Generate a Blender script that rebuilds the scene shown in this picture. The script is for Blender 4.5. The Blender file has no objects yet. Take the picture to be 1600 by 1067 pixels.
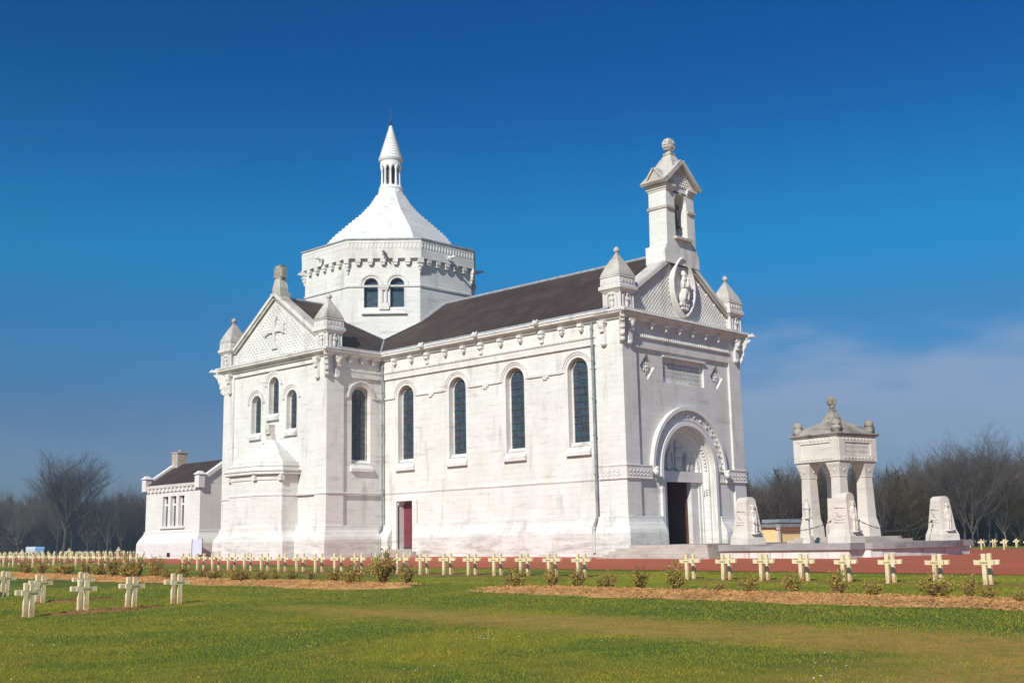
import bpy, bmesh, math, random
import numpy as np
from math import sin, cos, pi, radians, sqrt, atan2, hypot
from mathutils import Vector, Matrix
from mathutils.geometry import tessellate_polygon

S = bpy.context.scene
COL = S.collection
random.seed(7)

# ------------------------------------------------------------------ camera
YAW, PITCH, ROLL, FPX = 0.8113967, 0.1731087, -0.0195466, 1803.93
EYE = Vector((-50.6526, -39.5468, 1.598))
cd = bpy.data.cameras.new("camera"); cam = bpy.data.objects.new("camera", cd); COL.objects.link(cam)
cd.sensor_fit = 'HORIZONTAL'; cd.sensor_width = 36.0; cd.lens = FPX / 1600 * 36.0
cd.clip_start = 0.5; cd.clip_end = 6000
F_ = Vector((sin(YAW) * cos(PITCH), cos(YAW) * cos(PITCH), sin(PITCH)))
R_ = Vector((cos(YAW), -sin(YAW), 0)); U_ = R_.cross(F_)
R2 = R_ * cos(ROLL) + U_ * sin(ROLL); U2 = -R_ * sin(ROLL) + U_ * cos(ROLL)
cam.matrix_world = Matrix(((R2.x, U2.x, -F_.x, EYE.x), (R2.y, U2.y, -F_.y, EYE.y), (R2.z, U2.z, -F_.z, EYE.z), (0, 0, 0, 1)))
S.camera = cam

# ------------------------------------------------------------------ light
SUN_EL, SUN_A = radians(35), radians(19)          # SUN_A: how far the sun stands round from -X towards -Y
SUN = Vector((-cos(SUN_EL) * cos(SUN_A), -cos(SUN_EL) * sin(SUN_A), sin(SUN_EL)))
SKY_STRENGTH, SUN_STRENGTH, EXPOSURE = 0.11, 4.3, 0.15
sl = bpy.data.lights.new("sun", 'SUN'); so = bpy.data.objects.new("sun", sl); COL.objects.link(so)
sl.energy = SUN_STRENGTH; sl.angle = radians(0.5); sl.color = (1.0, 0.95, 0.87)
so.rotation_euler = (-SUN).to_track_quat('-Z', 'Y').to_euler(); so.location = (-60, -20, 60)
W = bpy.data.worlds.new("World"); S.world = W; W.use_nodes = True
nt = W.node_tree; N = nt.nodes; N.clear()
def wn(t, **k):
    n = N.new(t)
    for a, b in k.items(): setattr(n, a, b)
    return n
L = nt.links.new
out = wn('ShaderNodeOutputWorld'); bg = wn('ShaderNodeBackground'); sky = wn('ShaderNodeTexSky')
sky.sky_type = 'NISHITA'; sky.sun_disc = False; sky.sun_elevation = SUN_EL
sky.sun_rotation = atan2(SUN.x, SUN.y) % (2 * pi); sky.air_density = 1.0; sky.dust_density = 0.6; sky.ozone_density = 3.0
hs = wn('ShaderNodeHueSaturation'); hs.inputs['Saturation'].default_value = 1.32
L(sky.outputs[0], hs.inputs['Color'])
tc = wn('ShaderNodeTexCoord'); sep = wn('ShaderNodeSeparateXYZ'); L(tc.outputs['Generated'], sep.inputs[0])
def wm(op, a, b=None, c=None, clamp=False):
    n = wn('ShaderNodeMath', operation=op); n.use_clamp = clamp
    for i, v in enumerate((a, b, c)):
        if v is None: continue
        if isinstance(v, (int, float)): n.inputs[i].default_value = v
        else: L(v, n.inputs[i])
    return n.outputs[0]
def wmix(f, a, b, mode='MIX'):
    n = wn('ShaderNodeMix', data_type='RGBA', blend_type=mode)
    for s, v in ((n.inputs[0], f), (n.inputs[6], a), (n.inputs[7], b)):
        if isinstance(v, (int, float)): s.default_value = v
        elif isinstance(v, tuple): s.default_value = (*v, 1)
        else: L(v, s)
    return n.outputs[2]
# the deep polarised blue of the high sky
hi = wn('ShaderNodeValToRGB'); L(sep.outputs[2], hi.inputs[0]); hi.color_ramp.interpolation = 'EASE'
el = hi.color_ramp.elements; el[0].position = 0.0; el[0].color = (.22, .25, .36, 1); el[1].position = 1.0; el[1].color = (.0, .34, .62, 1)
for p_, c_ in ((.10, (.24, .31, .45)), (.17, (.20, .46, .60)), (.25, (.09, .65, .77)), (.42, (.0, .41, .65))):
    q_ = el.new(p_); q_.color = (*c_, 1)
tint = hi.outputs[0]
skyc = wmix(1.0, hs.outputs[0], tint, 'MULTIPLY')
# the low bank of pale mist, higher to the right (towards +X)
mp = wn('ShaderNodeMapping'); L(tc.outputs['Generated'], mp.inputs[0]); mp.inputs['Scale'].default_value = (2.2, 2.2, 7)
nz = wn('ShaderNodeTexNoise'); nz.inputs['Scale'].default_value = 2.3; nz.inputs['Detail'].default_value = 5; nz.inputs['Roughness'].default_value = .5
L(mp.outputs[0], nz.inputs['Vector'])
side = wm('SUBTRACT', sep.outputs[0], sep.outputs[1])              # about +.5 at the right edge of the photograph
top = wm('MULTIPLY_ADD', side, 0.05, 0.155)
top = wm('ADD', top, wm('MULTIPLY', wm('SUBTRACT', nz.outputs[0], 0.5), 0.22))
d = wm('SUBTRACT', top, sep.outputs[2])
bank = wn('ShaderNodeMapRange', interpolation_type='SMOOTHSTEP'); L(d, bank.inputs[0])
bank.inputs[1].default_value = -0.02; bank.inputs[2].default_value = 0.05
sidef = wn('ShaderNodeMapRange'); L(side, sidef.inputs[0]); sidef.inputs[1].default_value = -0.1; sidef.inputs[2].default_value = 0.33
sidef.inputs[3].default_value = 0.12; sidef.inputs[4].default_value = 0.9
mist = wmix(wm('MULTIPLY', d, 8.0, clamp=True), (2.5, 3.35, 5.0), (1.75, 2.65, 3.75))
skyc = wmix(wm('MULTIPLY', bank.outputs[0], sidef.outputs[0]), skyc, mist)
L(skyc, bg.inputs[0]); bg.inputs[1].default_value = SKY_STRENGTH; L(bg.outputs[0], out.inputs[0])

S.view_settings.view_transform = 'Standard'; S.view_settings.look = 'None'
S.view_settings.exposure = EXPOSURE; S.view_settings.gamma = 1.0
S.cycles.max_bounces = 6; S.cycles.diffuse_bounces = 3; S.cycles.transparent_max_bounces = 8
S.cycles.use_denoising = True; S.cycles.volume_bounces = 0

# ------------------------------------------------------------------ materials
class M:
    def __init__(s, name, rough=.9, spec=.3):
        s.m = bpy.data.materials.new(name); s.m.use_nodes = True
        s.nt = s.m.node_tree; s.N = s.nt.nodes; s.b = s.N['Principled BSDF']; s.b.inputs['Roughness'].default_value = rough
        s.b.inputs['Specular IOR Level'].default_value = spec
        s.co = s.N.new('ShaderNodeTexCoord'); s.geo = s.N.new('ShaderNodeNewGeometry')
    def l(s, a, b): s.nt.links.new(a, b)
    def put(s, sock, v):
        if v is None: return
        if isinstance(v, (int, float)): sock.default_value = v
        elif isinstance(v, tuple): sock.default_value = (*v, 1) if len(v) == 3 and len(sock.default_value) == 4 else v
        else: s.l(v, sock)
    def math(s, op, a, b=None, c=None, clamp=False):
        n = s.N.new('ShaderNodeMath'); n.operation = op; n.use_clamp = clamp
        for i, v in enumerate((a, b, c)): s.put(n.inputs[i], v)
        return n.outputs[0]
    def mix(s, f, a, b, mode='MIX'):
        n = s.N.new('ShaderNodeMix'); n.data_type = 'RGBA'; n.blend_type = mode
        s.put(n.inputs[0], f); s.put(n.inputs[6], a); s.put(n.inputs[7], b); return n.outputs[2]
    def noise(s, scale, detail=4, rough=.55, vec=None, sc=None, dist=0):
        v = vec if vec is not None else s.geo.outputs['Position']
        if sc is not None:
            mp = s.N.new('ShaderNodeMapping'); s.l(v, mp.inputs[0]); mp.inputs['Scale'].default_value = sc; v = mp.outputs[0]
        n = s.N.new('ShaderNodeTexNoise'); s.l(v, n.inputs['Vector']); n.inputs['Scale'].default_value = scale
        n.inputs['Detail'].default_value = detail; n.inputs['Roughness'].default_value = rough; n.inputs['Distortion'].default_value = dist
        return n.outputs[0]
    def ramp(s, f, a, b, lo=0., hi=1., smooth=True):
        n = s.N.new('ShaderNodeMapRange'); n.interpolation_type = 'SMOOTHSTEP' if smooth else 'LINEAR'
        s.put(n.inputs[0], f); n.inputs[1].default_value = a; n.inputs[2].default_value = b
        n.inputs[3].default_value = lo; n.inputs[4].default_value = hi; return n.outputs[0]
    def xyz(s):
        n = s.N.new('ShaderNodeSeparateXYZ'); s.l(s.geo.outputs['Position'], n.inputs[0]); return n.outputs
    def bump(s, h, strength=.5, dist=.02):
        n = s.N.new('ShaderNodeBump'); n.inputs['Strength'].default_value = strength; n.inputs['Distance'].default_value = dist
        s.put(n.inputs['Height'], h); s.l(n.outputs[0], s.b.inputs['Normal'])
    def col(s, c): s.put(s.b.inputs['Base Color'], c)

def stone(name, c1, c2, stain, joints=True, grime=0.0, mott=0.35, bh=.36, bw=.95, bumpd=.012):
    m = M(name, .88, .25)
    n1 = m.noise(.55, 5, .6); n2 = m.noise(7, 5, .65); n3 = m.noise(1.3, 4, .6, sc=(1, 1, .22)); n5 = m.noise(.9, 5, .65, sc=(.5, .5, 3.2))
    c = m.mix(m.ramp(n1, .35, .68), c1, c2)
    c = m.mix(m.math('MULTIPLY', m.ramp(n3, .52, .78), mott), c, stain)
    c = m.mix(m.math('MULTIPLY', m.ramp(n5, .56, .72), mott * .8), c, stain)
    c = m.mix(m.math('MULTIPLY', m.ramp(n2, .5, .8), mott * .55), c, stain)
    h = m.noise(25, 5, .7)
    if joints:
        br = m.N.new('ShaderNodeTexBrick'); m.l(m.co.outputs['UV'], br.inputs['Vector'])
        br.inputs['Scale'].default_value = 1; br.inputs['Brick Width'].default_value = bw; br.inputs['Row Height'].default_value = bh
        br.inputs['Mortar Size'].default_value = .011; br.inputs['Mortar Smooth'].default_value = .3
        br.inputs['Color1'].default_value = (1, 1, 1, 1); br.inputs['Color2'].default_value = (.94, .935, .925, 1); br.inputs['Mortar'].default_value = (.80, .79, .775, 1)
        c = m.mix(m.ramp(m.noise(.8, 5, .6), .3, .7, .25, 1.0), c, br.outputs[0], 'MULTIPLY')
        h = m.math('ADD', m.math('MULTIPLY', h, .35), m.math('SUBTRACT', 1.0, br.outputs[1]))
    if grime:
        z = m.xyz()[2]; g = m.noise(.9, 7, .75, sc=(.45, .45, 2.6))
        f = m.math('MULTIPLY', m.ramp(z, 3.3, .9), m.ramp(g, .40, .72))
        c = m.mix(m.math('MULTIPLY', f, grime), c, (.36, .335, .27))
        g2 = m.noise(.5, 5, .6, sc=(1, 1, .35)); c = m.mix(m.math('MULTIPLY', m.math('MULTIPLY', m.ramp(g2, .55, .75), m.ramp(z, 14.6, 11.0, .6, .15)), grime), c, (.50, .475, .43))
    m.col(c); m.bump(h, .45, bumpd); return m.m

MT = {}
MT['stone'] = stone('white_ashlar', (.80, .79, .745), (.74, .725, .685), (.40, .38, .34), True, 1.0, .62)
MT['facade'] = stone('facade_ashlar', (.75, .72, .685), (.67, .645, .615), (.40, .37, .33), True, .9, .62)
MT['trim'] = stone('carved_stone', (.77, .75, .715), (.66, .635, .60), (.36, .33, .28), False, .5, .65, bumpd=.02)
MT['weather'] = stone('weathered_stone', (.62, .585, .53), (.42, .39, .34), (.20, .18, .14), False, 0, .8, bumpd=.03)
MT['drumroof'] = stone('pale_roof_stone', (.82, .815, .80), (.75, .74, .73), (.42, .40, .38), False, 0, .5)
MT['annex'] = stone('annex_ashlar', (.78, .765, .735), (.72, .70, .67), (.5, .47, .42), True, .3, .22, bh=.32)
MT['beige'] = stone('monument_stone', (.74, .68, .60), (.65, .595, .52), (.34, .30, .24), False, 0, .62)
MT['lichen'] = stone('lichened_stone', (.40, .36, .31), (.25, .22, .18), (.09, .08, .06), False, 0, 1.0, bumpd=.04)
MT['coping'] = stone('grey_coping', (.40, .37, .36), (.31, .29, .28), (.16, .15, .14), False, 0, .8)
MT['step'] = stone('step_stone', (.55, .47, .41), (.42, .36, .31), (.20, .17, .14), False, 0, .9, bumpd=.04)
def mk_rust():
    m = M('rust_streaked_stone', .85); c = m.mix(m.ramp(m.noise(1.1, 4), .35, .65), (.78, .76, .70), (.68, .65, .60))
    s = m.noise(1.3, 5, .7, sc=(1, 1, .25)); c = m.mix(m.math('MULTIPLY', m.ramp(s, .54, .70), .6), c, (.50, .26, .11))
    s = m.noise(5, 4, .6, sc=(1, 1, .15)); c = m.mix(m.math('MULTIPLY', m.ramp(s, .58, .7), .6), c, (.22, .18, .15)); m.col(c); m.bump(m.noise(20), .4); return m.m
MT['rust'] = mk_rust()
def mk_roof():
    m = M('slate_tiles', .75, .25); br = m.N.new('ShaderNodeTexBrick'); m.l(m.co.outputs['UV'], br.inputs['Vector'])
    br.inputs['Scale'].default_value = 1; br.inputs['Brick Width'].default_value = .2; br.inputs['Row Height'].default_value = .16
    br.inputs['Mortar Size'].default_value = .01; br.inputs['Color1'].default_value = (.050, .033, .028, 1); br.inputs['Color2'].default_value = (.068, .047, .040, 1)
    br.inputs['Mortar'].default_value = (.02, .016, .015, 1)
    c = m.mix(m.math('MULTIPLY', m.ramp(m.noise(.5, 6, .7), .42, .66), .7), br.outputs[0], (.085, .062, .052))
    c = m.mix(m.math('MULTIPLY', m.ramp(m.noise(2.5, 5, .7, sc=(.25, .25, 2)), .5, .7), .45), c, (.032, .026, .025))
    c = m.mix(m.math('MULTIPLY', m.ramp(m.noise(1.2, 6, .7), .66, .74), .6), c, (.17, .12, .06)); m.col(c); m.bump(br.outputs[1], .6, .01); return m.m
MT['roof'] = mk_roof()
def plain(name, c, c2=None, rough=.7, spec=.3, scale=6, metal=0, bump=0):
    m = M(name, rough, spec); m.b.inputs['Metallic'].default_value = metal
    m.col(m.mix(m.ramp(m.noise(scale), .35, .65), c, c2 or tuple(x * .75 for x in c)))
    if bump: m.bump(m.noise(scale * 4, 5, .7), .6, bump)
    return m.m
MT['lead'] = plain('lead_flashing', (.42, .44, .46), (.28, .30, .32), .5, .4, 3)
MT['pipe'] = plain('zinc_downpipe', (.30, .33, .34), (.20, .22, .23), .5, .4, 3)
MT['pipew'] = plain('pale_pipe_foot', (.66, .66, .63), (.5, .5, .48), .6, .4, 3)
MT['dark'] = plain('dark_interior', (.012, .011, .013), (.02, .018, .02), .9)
MT['redd'] = plain('red_painted_wood', (.22, .045, .06), (.16, .035, .045), .55, .4, 8)
MT['wood'] = plain('brown_door_wood', (.15, .055, .04), (.10, .04, .032), .5, .4, 5)
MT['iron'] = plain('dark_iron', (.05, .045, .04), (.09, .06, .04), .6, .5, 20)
MT['brick'] = plain('chimney_brick', (.45, .30, .24), (.50, .46, .42), .9, .2, 5)
MT['bark'] = plain('winter_bark', (.072, .060, .046), (.105, .088, .070), .95, .1, 3, bump=.02)
MT['barkd'] = plain('dark_bark', (.05, .042, .038), (.075, .062, .055), .95, .1, 3)
MT['barkp'] = plain('pale_bark', (.15, .125, .105), (.10, .085, .07), .95, .1, 3, bump=.02)
MT['barko'] = plain('olive_brush', (.10, .07, .03), (.065, .055, .028), .95, .1, 2)
MT['brush'] = plain('dark_undergrowth', (.070, .064, .050), (.100, .086, .062), .95, .1, .6)
def mk_glass():
    m = M('leaded_stained_glass', .22, .5); v = m.N.new('ShaderNodeTexVoronoi'); v.feature = 'DISTANCE_TO_EDGE'; m.l(m.co.outputs['UV'], v.inputs['Vector']); v.inputs['Scale'].default_value = 5
    v2 = m.N.new('ShaderNodeTexVoronoi'); m.l(m.co.outputs['UV'], v2.inputs['Vector']); v2.inputs['Scale'].default_value = 5
    c = m.mix(.035, m.mix(m.ramp(m.noise(2.5), .4, .6), (.028, .060, .085), (.018, .032, .045)), v2.outputs['Color'])
    c = m.mix(m.ramp(v.outputs['Distance'], .03, .08), (.075, .095, .115), c)
    m.col(c); m.bump(v.outputs['Distance'], .5, .01); return m.m
MT['glass'] = mk_glass()
MT['darkglass'] = plain('dark_pane', (.03, .04, .045), (.05, .06, .065), .15, .5, 4)
def mk_cross():
    m = M('cream_cross', .8, .25); c = m.mix(m.ramp(m.noise(3, 4), .35, .7), (.80, .68, .43), (.70, .57, .34))
    oz = m.N.new('ShaderNodeSeparateXYZ'); m.l(m.co.outputs['Object'], oz.inputs[0])
    f = m.math('MULTIPLY', m.ramp(oz.outputs[2], .42, .0), m.ramp(m.noise(9, 4), .30, .6))
    c = m.mix(m.math('MULTIPLY', f, .8), c, (.50, .26, .10)); m.col(c); m.bump(m.noise(60), .3, .004); return m.m
MT['cross'] = mk_cross()
MT['plate'] = plain('cross_name_plate', (.52, .43, .17), (.34, .29, .13), .5, .4, 30)
def mk_lawn():
    m = M('mown_grass', .95, .15); X, Y, Z = m.xyz()[0:3]
    c = m.mix(m.ramp(m.noise(.17, 6, .65, dist=.6), .44, .56), (.118, .172, .018), (.275, .258, .022))
    c = m.mix(m.math('MULTIPLY', m.ramp(m.noise(.55, 6, .65), .50, .68), .75), c, (.33, .245, .026))
    c = m.mix(m.math('MULTIPLY', m.ramp(m.noise(14, 6, .8), .4, .7), .45), c, (.075, .105, .014))
    # an even darker green strip next to the beds, and the worn walking line parallel to them
    gx = m.math('ADD', X, m.math('MULTIPLY', m.math('SUBTRACT', m.noise(.5, 4), .5), 1.0))
    dk = m.math('MULTIPLY', m.ramp(gx, -30.3, -29.2), m.ramp(gx, -20, -24))
    c = m.mix(m.math('MULTIPLY', dk, .55), c, (.080, .125, .017))
    a = m.math('ABSOLUTE', m.math('ADD', gx, 31.75))
    wide = m.ramp(Y, -6, -30, .5, 2.2, False)
    edge = m.math('MULTIPLY', m.math('SUBTRACT', m.noise(.9, 6, .75), .5), 3.2)
    band = m.math('MULTIPLY', m.ramp(m.math('ADD', m.math('SUBTRACT', a, wide), edge), .5, -1.4), m.ramp(Y, -9, -16))
    patch = m.math('MULTIPLY', m.ramp(m.math('ADD', Y, m.math('MULTIPLY', m.noise(.6, 6, .75), 5.0)), -27.5, -31.0), m.ramp(m.math('ADD', X, edge), -29.5, -33))
    w = m.math('MAXIMUM', band, patch)
    dry = m.mix(m.ramp(m.noise(2.2, 7, .8), .42, .60), (.50, .28, .07), (.32, .25, .04)); dry = m.mix(m.ramp(m.noise(9, 6, .8), .52, .72), dry, (.50, .34, .13))
    c = m.mix(m.math('MULTIPLY', w, m.ramp(m.noise(5, 6, .75), .25, .6, .7, 1.0)), c, dry)
    m.col(c); m.bump(m.math('ADD', m.noise(35, 6, .8), m.math('MULTIPLY', m.noise(3, 4), 1.5)), .8, .05); return m.m
MT['lawn'] = mk_lawn()
def mk_gravel():
    m = M('red_gravel', .95, .15); c = m.mix(m.ramp(m.noise(.5, 5), .35, .65), (.47, .120, .056), (.39, .108, .052))
    c = m.mix(m.math('MULTIPLY', m.ramp(m.noise(40, 4, .8), .45, .7), .4), c, (.48, .18, .10)); m.col(c); m.bump(m.noise(60, 4, .8), .6, .01); return m.m
MT['gravel'] = mk_gravel()
def mk_mulch():
    m = M('bark_mulch', .95, .15); c = m.mix(m.ramp(m.noise(1.1, 5), .42, .62), (.86, .46, .16), (.60, .31, .11))
    c = m.mix(m.ramp(m.noise(2.2, 6, .75), .54, .70), c, (.30, .17, .075)); c = m.mix(m.ramp(m.noise(22, 5, .8), .4, .68), c, (.88, .52, .22)); c = m.mix(m.math('MULTIPLY', m.ramp(m.noise(30, 5, .8, sc=(1, 1.7, 1)), .5, .7), .7), c, (.13, .07, .035))
    m.col(c); m.bump(m.noise(28, 5, .8), 1, .06); return m.m
MT['mulch'] = mk_mulch()
MT['soil'] = plain('turned_soil', (.34, .17, .06), (.19, .10, .04), .95, .1, 14, bump=.05)
MT['blade'] = plain('grass_blade', (.17, .22, .02), (.32, .275, .028), .8, .2, .5)
MT['daisy'] = plain('daisy_petal', (.85, .85, .80), (.8, .8, .72), .8)
def mk_leaf():
    m = M('shrub_leaf', .8, .2); c = m.mix(m.ramp(m.noise(4, 3), .4, .6), (.26, .25, .035), (.36, .24, .06)); c = m.mix(m.ramp(m.noise(18, 3), .48, .60), c, (.56, .42, .08)); m.col(c); return m.m
MT['leaf'] = mk_leaf()
MT['stem'] = plain('shrub_stem', (.28, .16, .09), (.15, .09, .05), .9, .1, 20)
MT['yellow'] = plain('yellow_plaster', (.88, .70, .32), (.82, .64, .30), .8, .2, 2)
MT['panel'] = plain('white_blue_panel', (.68, .72, .82), (.62, .66, .76), .4, .5, 2)
MT['carw'] = plain('white_car_paint', (.75, .77, .8), (.7, .72, .76), .3, .5, 1)
MT['carb'] = plain('pale_blue_car_paint', (.22, .38, .62), (.2, .34, .56), .3, .5, 1)
MT['tyre'] = plain('rubber', (.02, .02, .02), None, .9)
MT['ink'] = plain('incised_lettering', (.42, .40, .385), (.36, .345, .33), .9)

# ------------------------------------------------------------------ mesh builder
class MB:
    def __init__(s): s.v = []; s.f = []
    def add(s, vs, fs):
        o = len(s.v); s.v += [tuple(x) for x in vs]; s.f += [tuple(i + o for i in f) for f in fs]; return s
    def box(s, x0, x1, y0, y1, z0, z1):
        return s.add([(x0, y0, z0), (x1, y0, z0), (x1, y1, z0), (x0, y1, z0), (x0, y0, z1), (x1, y0, z1), (x1, y1, z1), (x0, y1, z1)],
                     [(3, 2, 1, 0), (4, 5, 6, 7), (0, 1, 5, 4), (1, 2, 6, 5), (2, 3, 7, 6), (3, 0, 4, 7)])
    def obox(s, O, A, B, Cc, a0, a1, b0, b1, c0, c1):
        O, A, B, Cc = map(Vector, (O, A, B, Cc)); P = [O + A * a + B * b + Cc * c for c in (c0, c1) for a, b in ((a0, b0), (a1, b0), (a1, b1), (a0, b1))]
        return s.add(P, [(3, 2, 1, 0), (4, 5, 6, 7), (0, 1, 5, 4), (1, 2, 6, 5), (2, 3, 7, 6), (3, 0, 4, 7)])
    def prism(s, poly, z0, z1, top=None, cap=True):
        n = len(poly); t = top or poly
        vs = [(x, y, z0) for x, y in poly] + [(x, y, z1) for x, y in t]
        fs = [(i, (i + 1) % n, n + (i + 1) % n, n + i) for i in range(n)]
        if cap: fs += [tuple(range(n - 1, -1, -1)), tuple(range(n, 2 * n))]
        return s.add(vs, fs)
    def frus(s, cx, cy, z0, z1, r0, r1, n=4, rot=pi / 4, cap=True):
        k = 1 / cos(pi / n)
        a = [(cx + r0 * k * cos(rot + 2 * pi * i / n), cy + r0 * k * sin(rot + 2 * pi * i / n)) for i in range(n)]
        b = [(cx + r1 * k * cos(rot + 2 * pi * i / n), cy + r1 * k * sin(rot + 2 * pi * i / n)) for i in range(n)]
        return s.prism(a, z0, z1, b, cap)
    def tube(s, p, q, r0, r1=None, n=6, caps=True):
        p, q = Vector(p), Vector(q); r1 = r0 if r1 is None else r1; d = (q - p).normalized()
        a = d.orthogonal().normalized(); b = d.cross(a)
        vs = [p + (a * cos(2 * pi * i / n) + b * sin(2 * pi * i / n)) * r0 for i in range(n)] + [q + (a * cos(2 * pi * i / n) + b * sin(2 * pi * i / n)) * r1 for i in range(n)]
        fs = [(i, (i + 1) % n, n + (i + 1) % n, n + i) for i in range(n)]
        if caps: fs += [tuple(range(n - 1, -1, -1)), tuple(range(n, 2 * n))]
        return s.add(vs, fs)
    def lathe(s, cx, cy, prof, n=16):
        vs = []; fs = []
        for r, z in prof: vs += [(cx + r * cos(2 * pi * i / n), cy + r * sin(2 * pi * i / n), z) for i in range(n)]
        for k in range(len(prof) - 1):
            for i in range(n): j = (i + 1) % n; fs.append((k * n + i, k * n + j, (k + 1) * n + j, (k + 1) * n + i))
        fs += [tuple(range(n - 1, -1, -1)), tuple(range((len(prof) - 1) * n, len(prof) * n))]
        return s.add(vs, fs)
    def ell(s, c, r, n=10, m=7, axes=None):
        c = Vector(c); ax = axes or (Vector((1, 0, 0)), Vector((0, 1, 0)), Vector((0, 0, 1))); vs = []; fs = []
        for k in range(m + 1):
            t = pi * k / m
            for i in range(n): p = 2 * pi * i / n; vs.append(c + ax[0] * (r[0] * sin(t) * cos(p)) + ax[1] * (r[1] * sin(t) * sin(p)) + ax[2] * (r[2] * cos(t)))
        for k in range(m):
            for i in range(n): j = (i + 1) % n; fs.append((k * n + i, (k + 1) * n + i, (k + 1) * n + j, k * n + j))
        return s.add(vs, fs)
    def sweep(s, path, prof, closed=False):
        P = [Vector(p) for p in path]; n = len(P); nr = []
        segs = n if closed else n - 1
        for i in range(segs): d = (P[(i + 1) % n] - P[i]).normalized(); nr.append(Vector((-d.y, d.x)))
        rows = []
        for i in range(n):
            if closed: a, b = nr[i - 1], nr[i]
            else: a, b = nr[max(0, i - 1)], nr[min(i, segs - 1)]
            mm = (a + b) / (1 + a.dot(b)) if a.dot(b) > -.9 else a
            rows.append([(P[i].x + mm.x * o, P[i].y + mm.y * o, z) for o, z in prof])
        k = len(prof); vs = [p for r in rows for p in r]; fs = []
        for i in range(segs):
            j = (i + 1) % n
            for q in range(k - 1): fs.append((i * k + q, j * k + q, j * k + q + 1, i * k + q + 1))
        if not closed: fs += [tuple(range(k)), tuple((n - 1) * k + q for q in range(k - 1, -1, -1))]
        return s.add(vs, fs)
    def panel(s, O, U, Nn, outline, holes=(), depth=.4):
        """flat wall face in (u, z) with holes and their reveals"""
        O, U, Nn = Vector(O), Vector(U), Vector(Nn); polys = [outline] + list(holes)
        pts = [p for q in polys for p in q]
        tri = tessellate_polygon([[Vector((u, z, 0)) for u, z in q] for q in polys])
        W3 = [O + U * u + Vector((0, 0, z)) for u, z in pts]; fs = []
        for a, b, c in tri:
            nn = (W3[b] - W3[a]).cross(W3[c] - W3[a]); fs.append((a, b, c) if nn.dot(Nn) > 0 else (a, c, b))
        s.add(W3, fs)
        for h in holes:
            n = len(h); A = [O + U * u + Vector((0, 0, z)) for u, z in h]; B = [p - Nn * depth for p in A]
            s.add(A + B, [(i, (i + 1) % n, n + (i + 1) % n, n + i) for i in range(n)])
        return s
    def poly(s, O, U, Nn, outline): return s.panel(O, U, Nn, outline)
    def slab(s, O, U, Nn, outline, t):
        """a flat outline in (u, z) given thickness t backwards"""
        O, U, Nn = Vector(O), Vector(U), Vector(Nn); n = len(outline)
        A = [O + U * u + Vector((0, 0, z)) for u, z in outline]; B = [p - Nn * t for p in A]
        tri = tessellate_polygon([[Vector((u, z, 0)) for u, z in outline]])
        fs = [tuple(t_) for t_ in tri] + [tuple(i + n for i in t_) for t_ in tri] + [(i, (i + 1) % n, n + (i + 1) % n, n + i) for i in range(n)]
        return s.add(A + B, fs)
    def band(s, O, U, Nn, uc, zs, r0, r1, zlow, proud, n=18, a0=0., a1=pi):
        """arched moulding between radii r0 and r1 (legs down to zlow), standing out by proud"""
        inn = [(uc + r0 * cos(a0 + (a1 - a0) * i / n), zs + r0 * sin(a0 + (a1 - a0) * i / n)) for i in range(n + 1)]
        ou = [(uc + r1 * cos(a0 + (a1 - a0) * i / n), zs + r1 * sin(a0 + (a1 - a0) * i / n)) for i in range(n + 1)]
        if zlow is not None and zlow < zs: inn = [(uc + r0, zlow)] + inn + [(uc - r0, zlow)]; ou = [(uc + r1, zlow)] + ou + [(uc - r1, zlow)]
        O, U, Nn = Vector(O), Vector(U), Vector(Nn); n = len(inn)
        f = lambda p, k: O + U * p[0] + Vector((0, 0, p[1])) + Nn * k
        vs = [f(p, -.03) for p in inn] + [f(p, proud) for p in inn] + [f(p, proud) for p in ou] + [f(p, -.03) for p in ou]; fs = []
        for q in range(3): fs += [(q * n + i, q * n + i + 1, (q + 1) * n + i + 1, (q + 1) * n + i) for i in range(n - 1)]
        fs += [(0, n, 2 * n, 3 * n), (n - 1, 2 * n - 1, 3 * n - 1, 4 * n - 1)]
        return s.add(vs, fs)
    def build(s, name, mat, parent=None, smooth=False, label=None, inv=None):
        me = bpy.data.meshes.new(name); me.from_pydata(s.v, [], s.f); me.materials.append(MT[mat] if isinstance(mat, str) else mat)
        uv = me.uv_layers.new(name='UVMap'); nl = len(me.loops)
        if nl and nl < 400000:
            me.update(); vi = np.empty(nl, np.int32); me.loops.foreach_get('vertex_index', vi)
            co = np.empty(len(me.vertices) * 3); me.vertices.foreach_get('co', co); co = co.reshape(-1, 3)
            pn = np.empty(len(me.polygons) * 3); me.polygons.foreach_get('normal', pn); pn = pn.reshape(-1, 3)
            tot = np.empty(len(me.polygons), np.int32); me.polygons.foreach_get('loop_total', tot); n_ = np.repeat(pn, tot, axis=0); c_ = co[vi]
            h = np.hypot(n_[:, 0], n_[:, 1]); flat = h < .3; hh = np.maximum(h, 1e-6)
            tx, ty = -n_[:, 1] / hh, n_[:, 0] / hh; sg = np.where((tx + ty * .7) < 0, -1, 1); tx = tx * sg; ty = ty * sg
            u = np.where(flat, c_[:, 0], c_[:, 0] * tx + c_[:, 1] * ty); v = np.where(flat, c_[:, 1], c_[:, 2] / np.maximum(h, .3))
            uv.data.foreach_set('uv', np.stack([u, v], 1).ravel())
        if smooth: me.polygons.foreach_set('use_smooth', [True] * len(me.polygons))
        o = bpy.data.objects.new(name, me); COL.objects.link(o)
        if parent is not None:
            o.parent = parent
            if parent.type == 'EMPTY': o.matrix_parent_inverse = Matrix.LocRotScale(parent.location, parent.rotation_euler, None).inverted() if inv is None else inv
        if label: o['label'] = label
        return o

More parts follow.
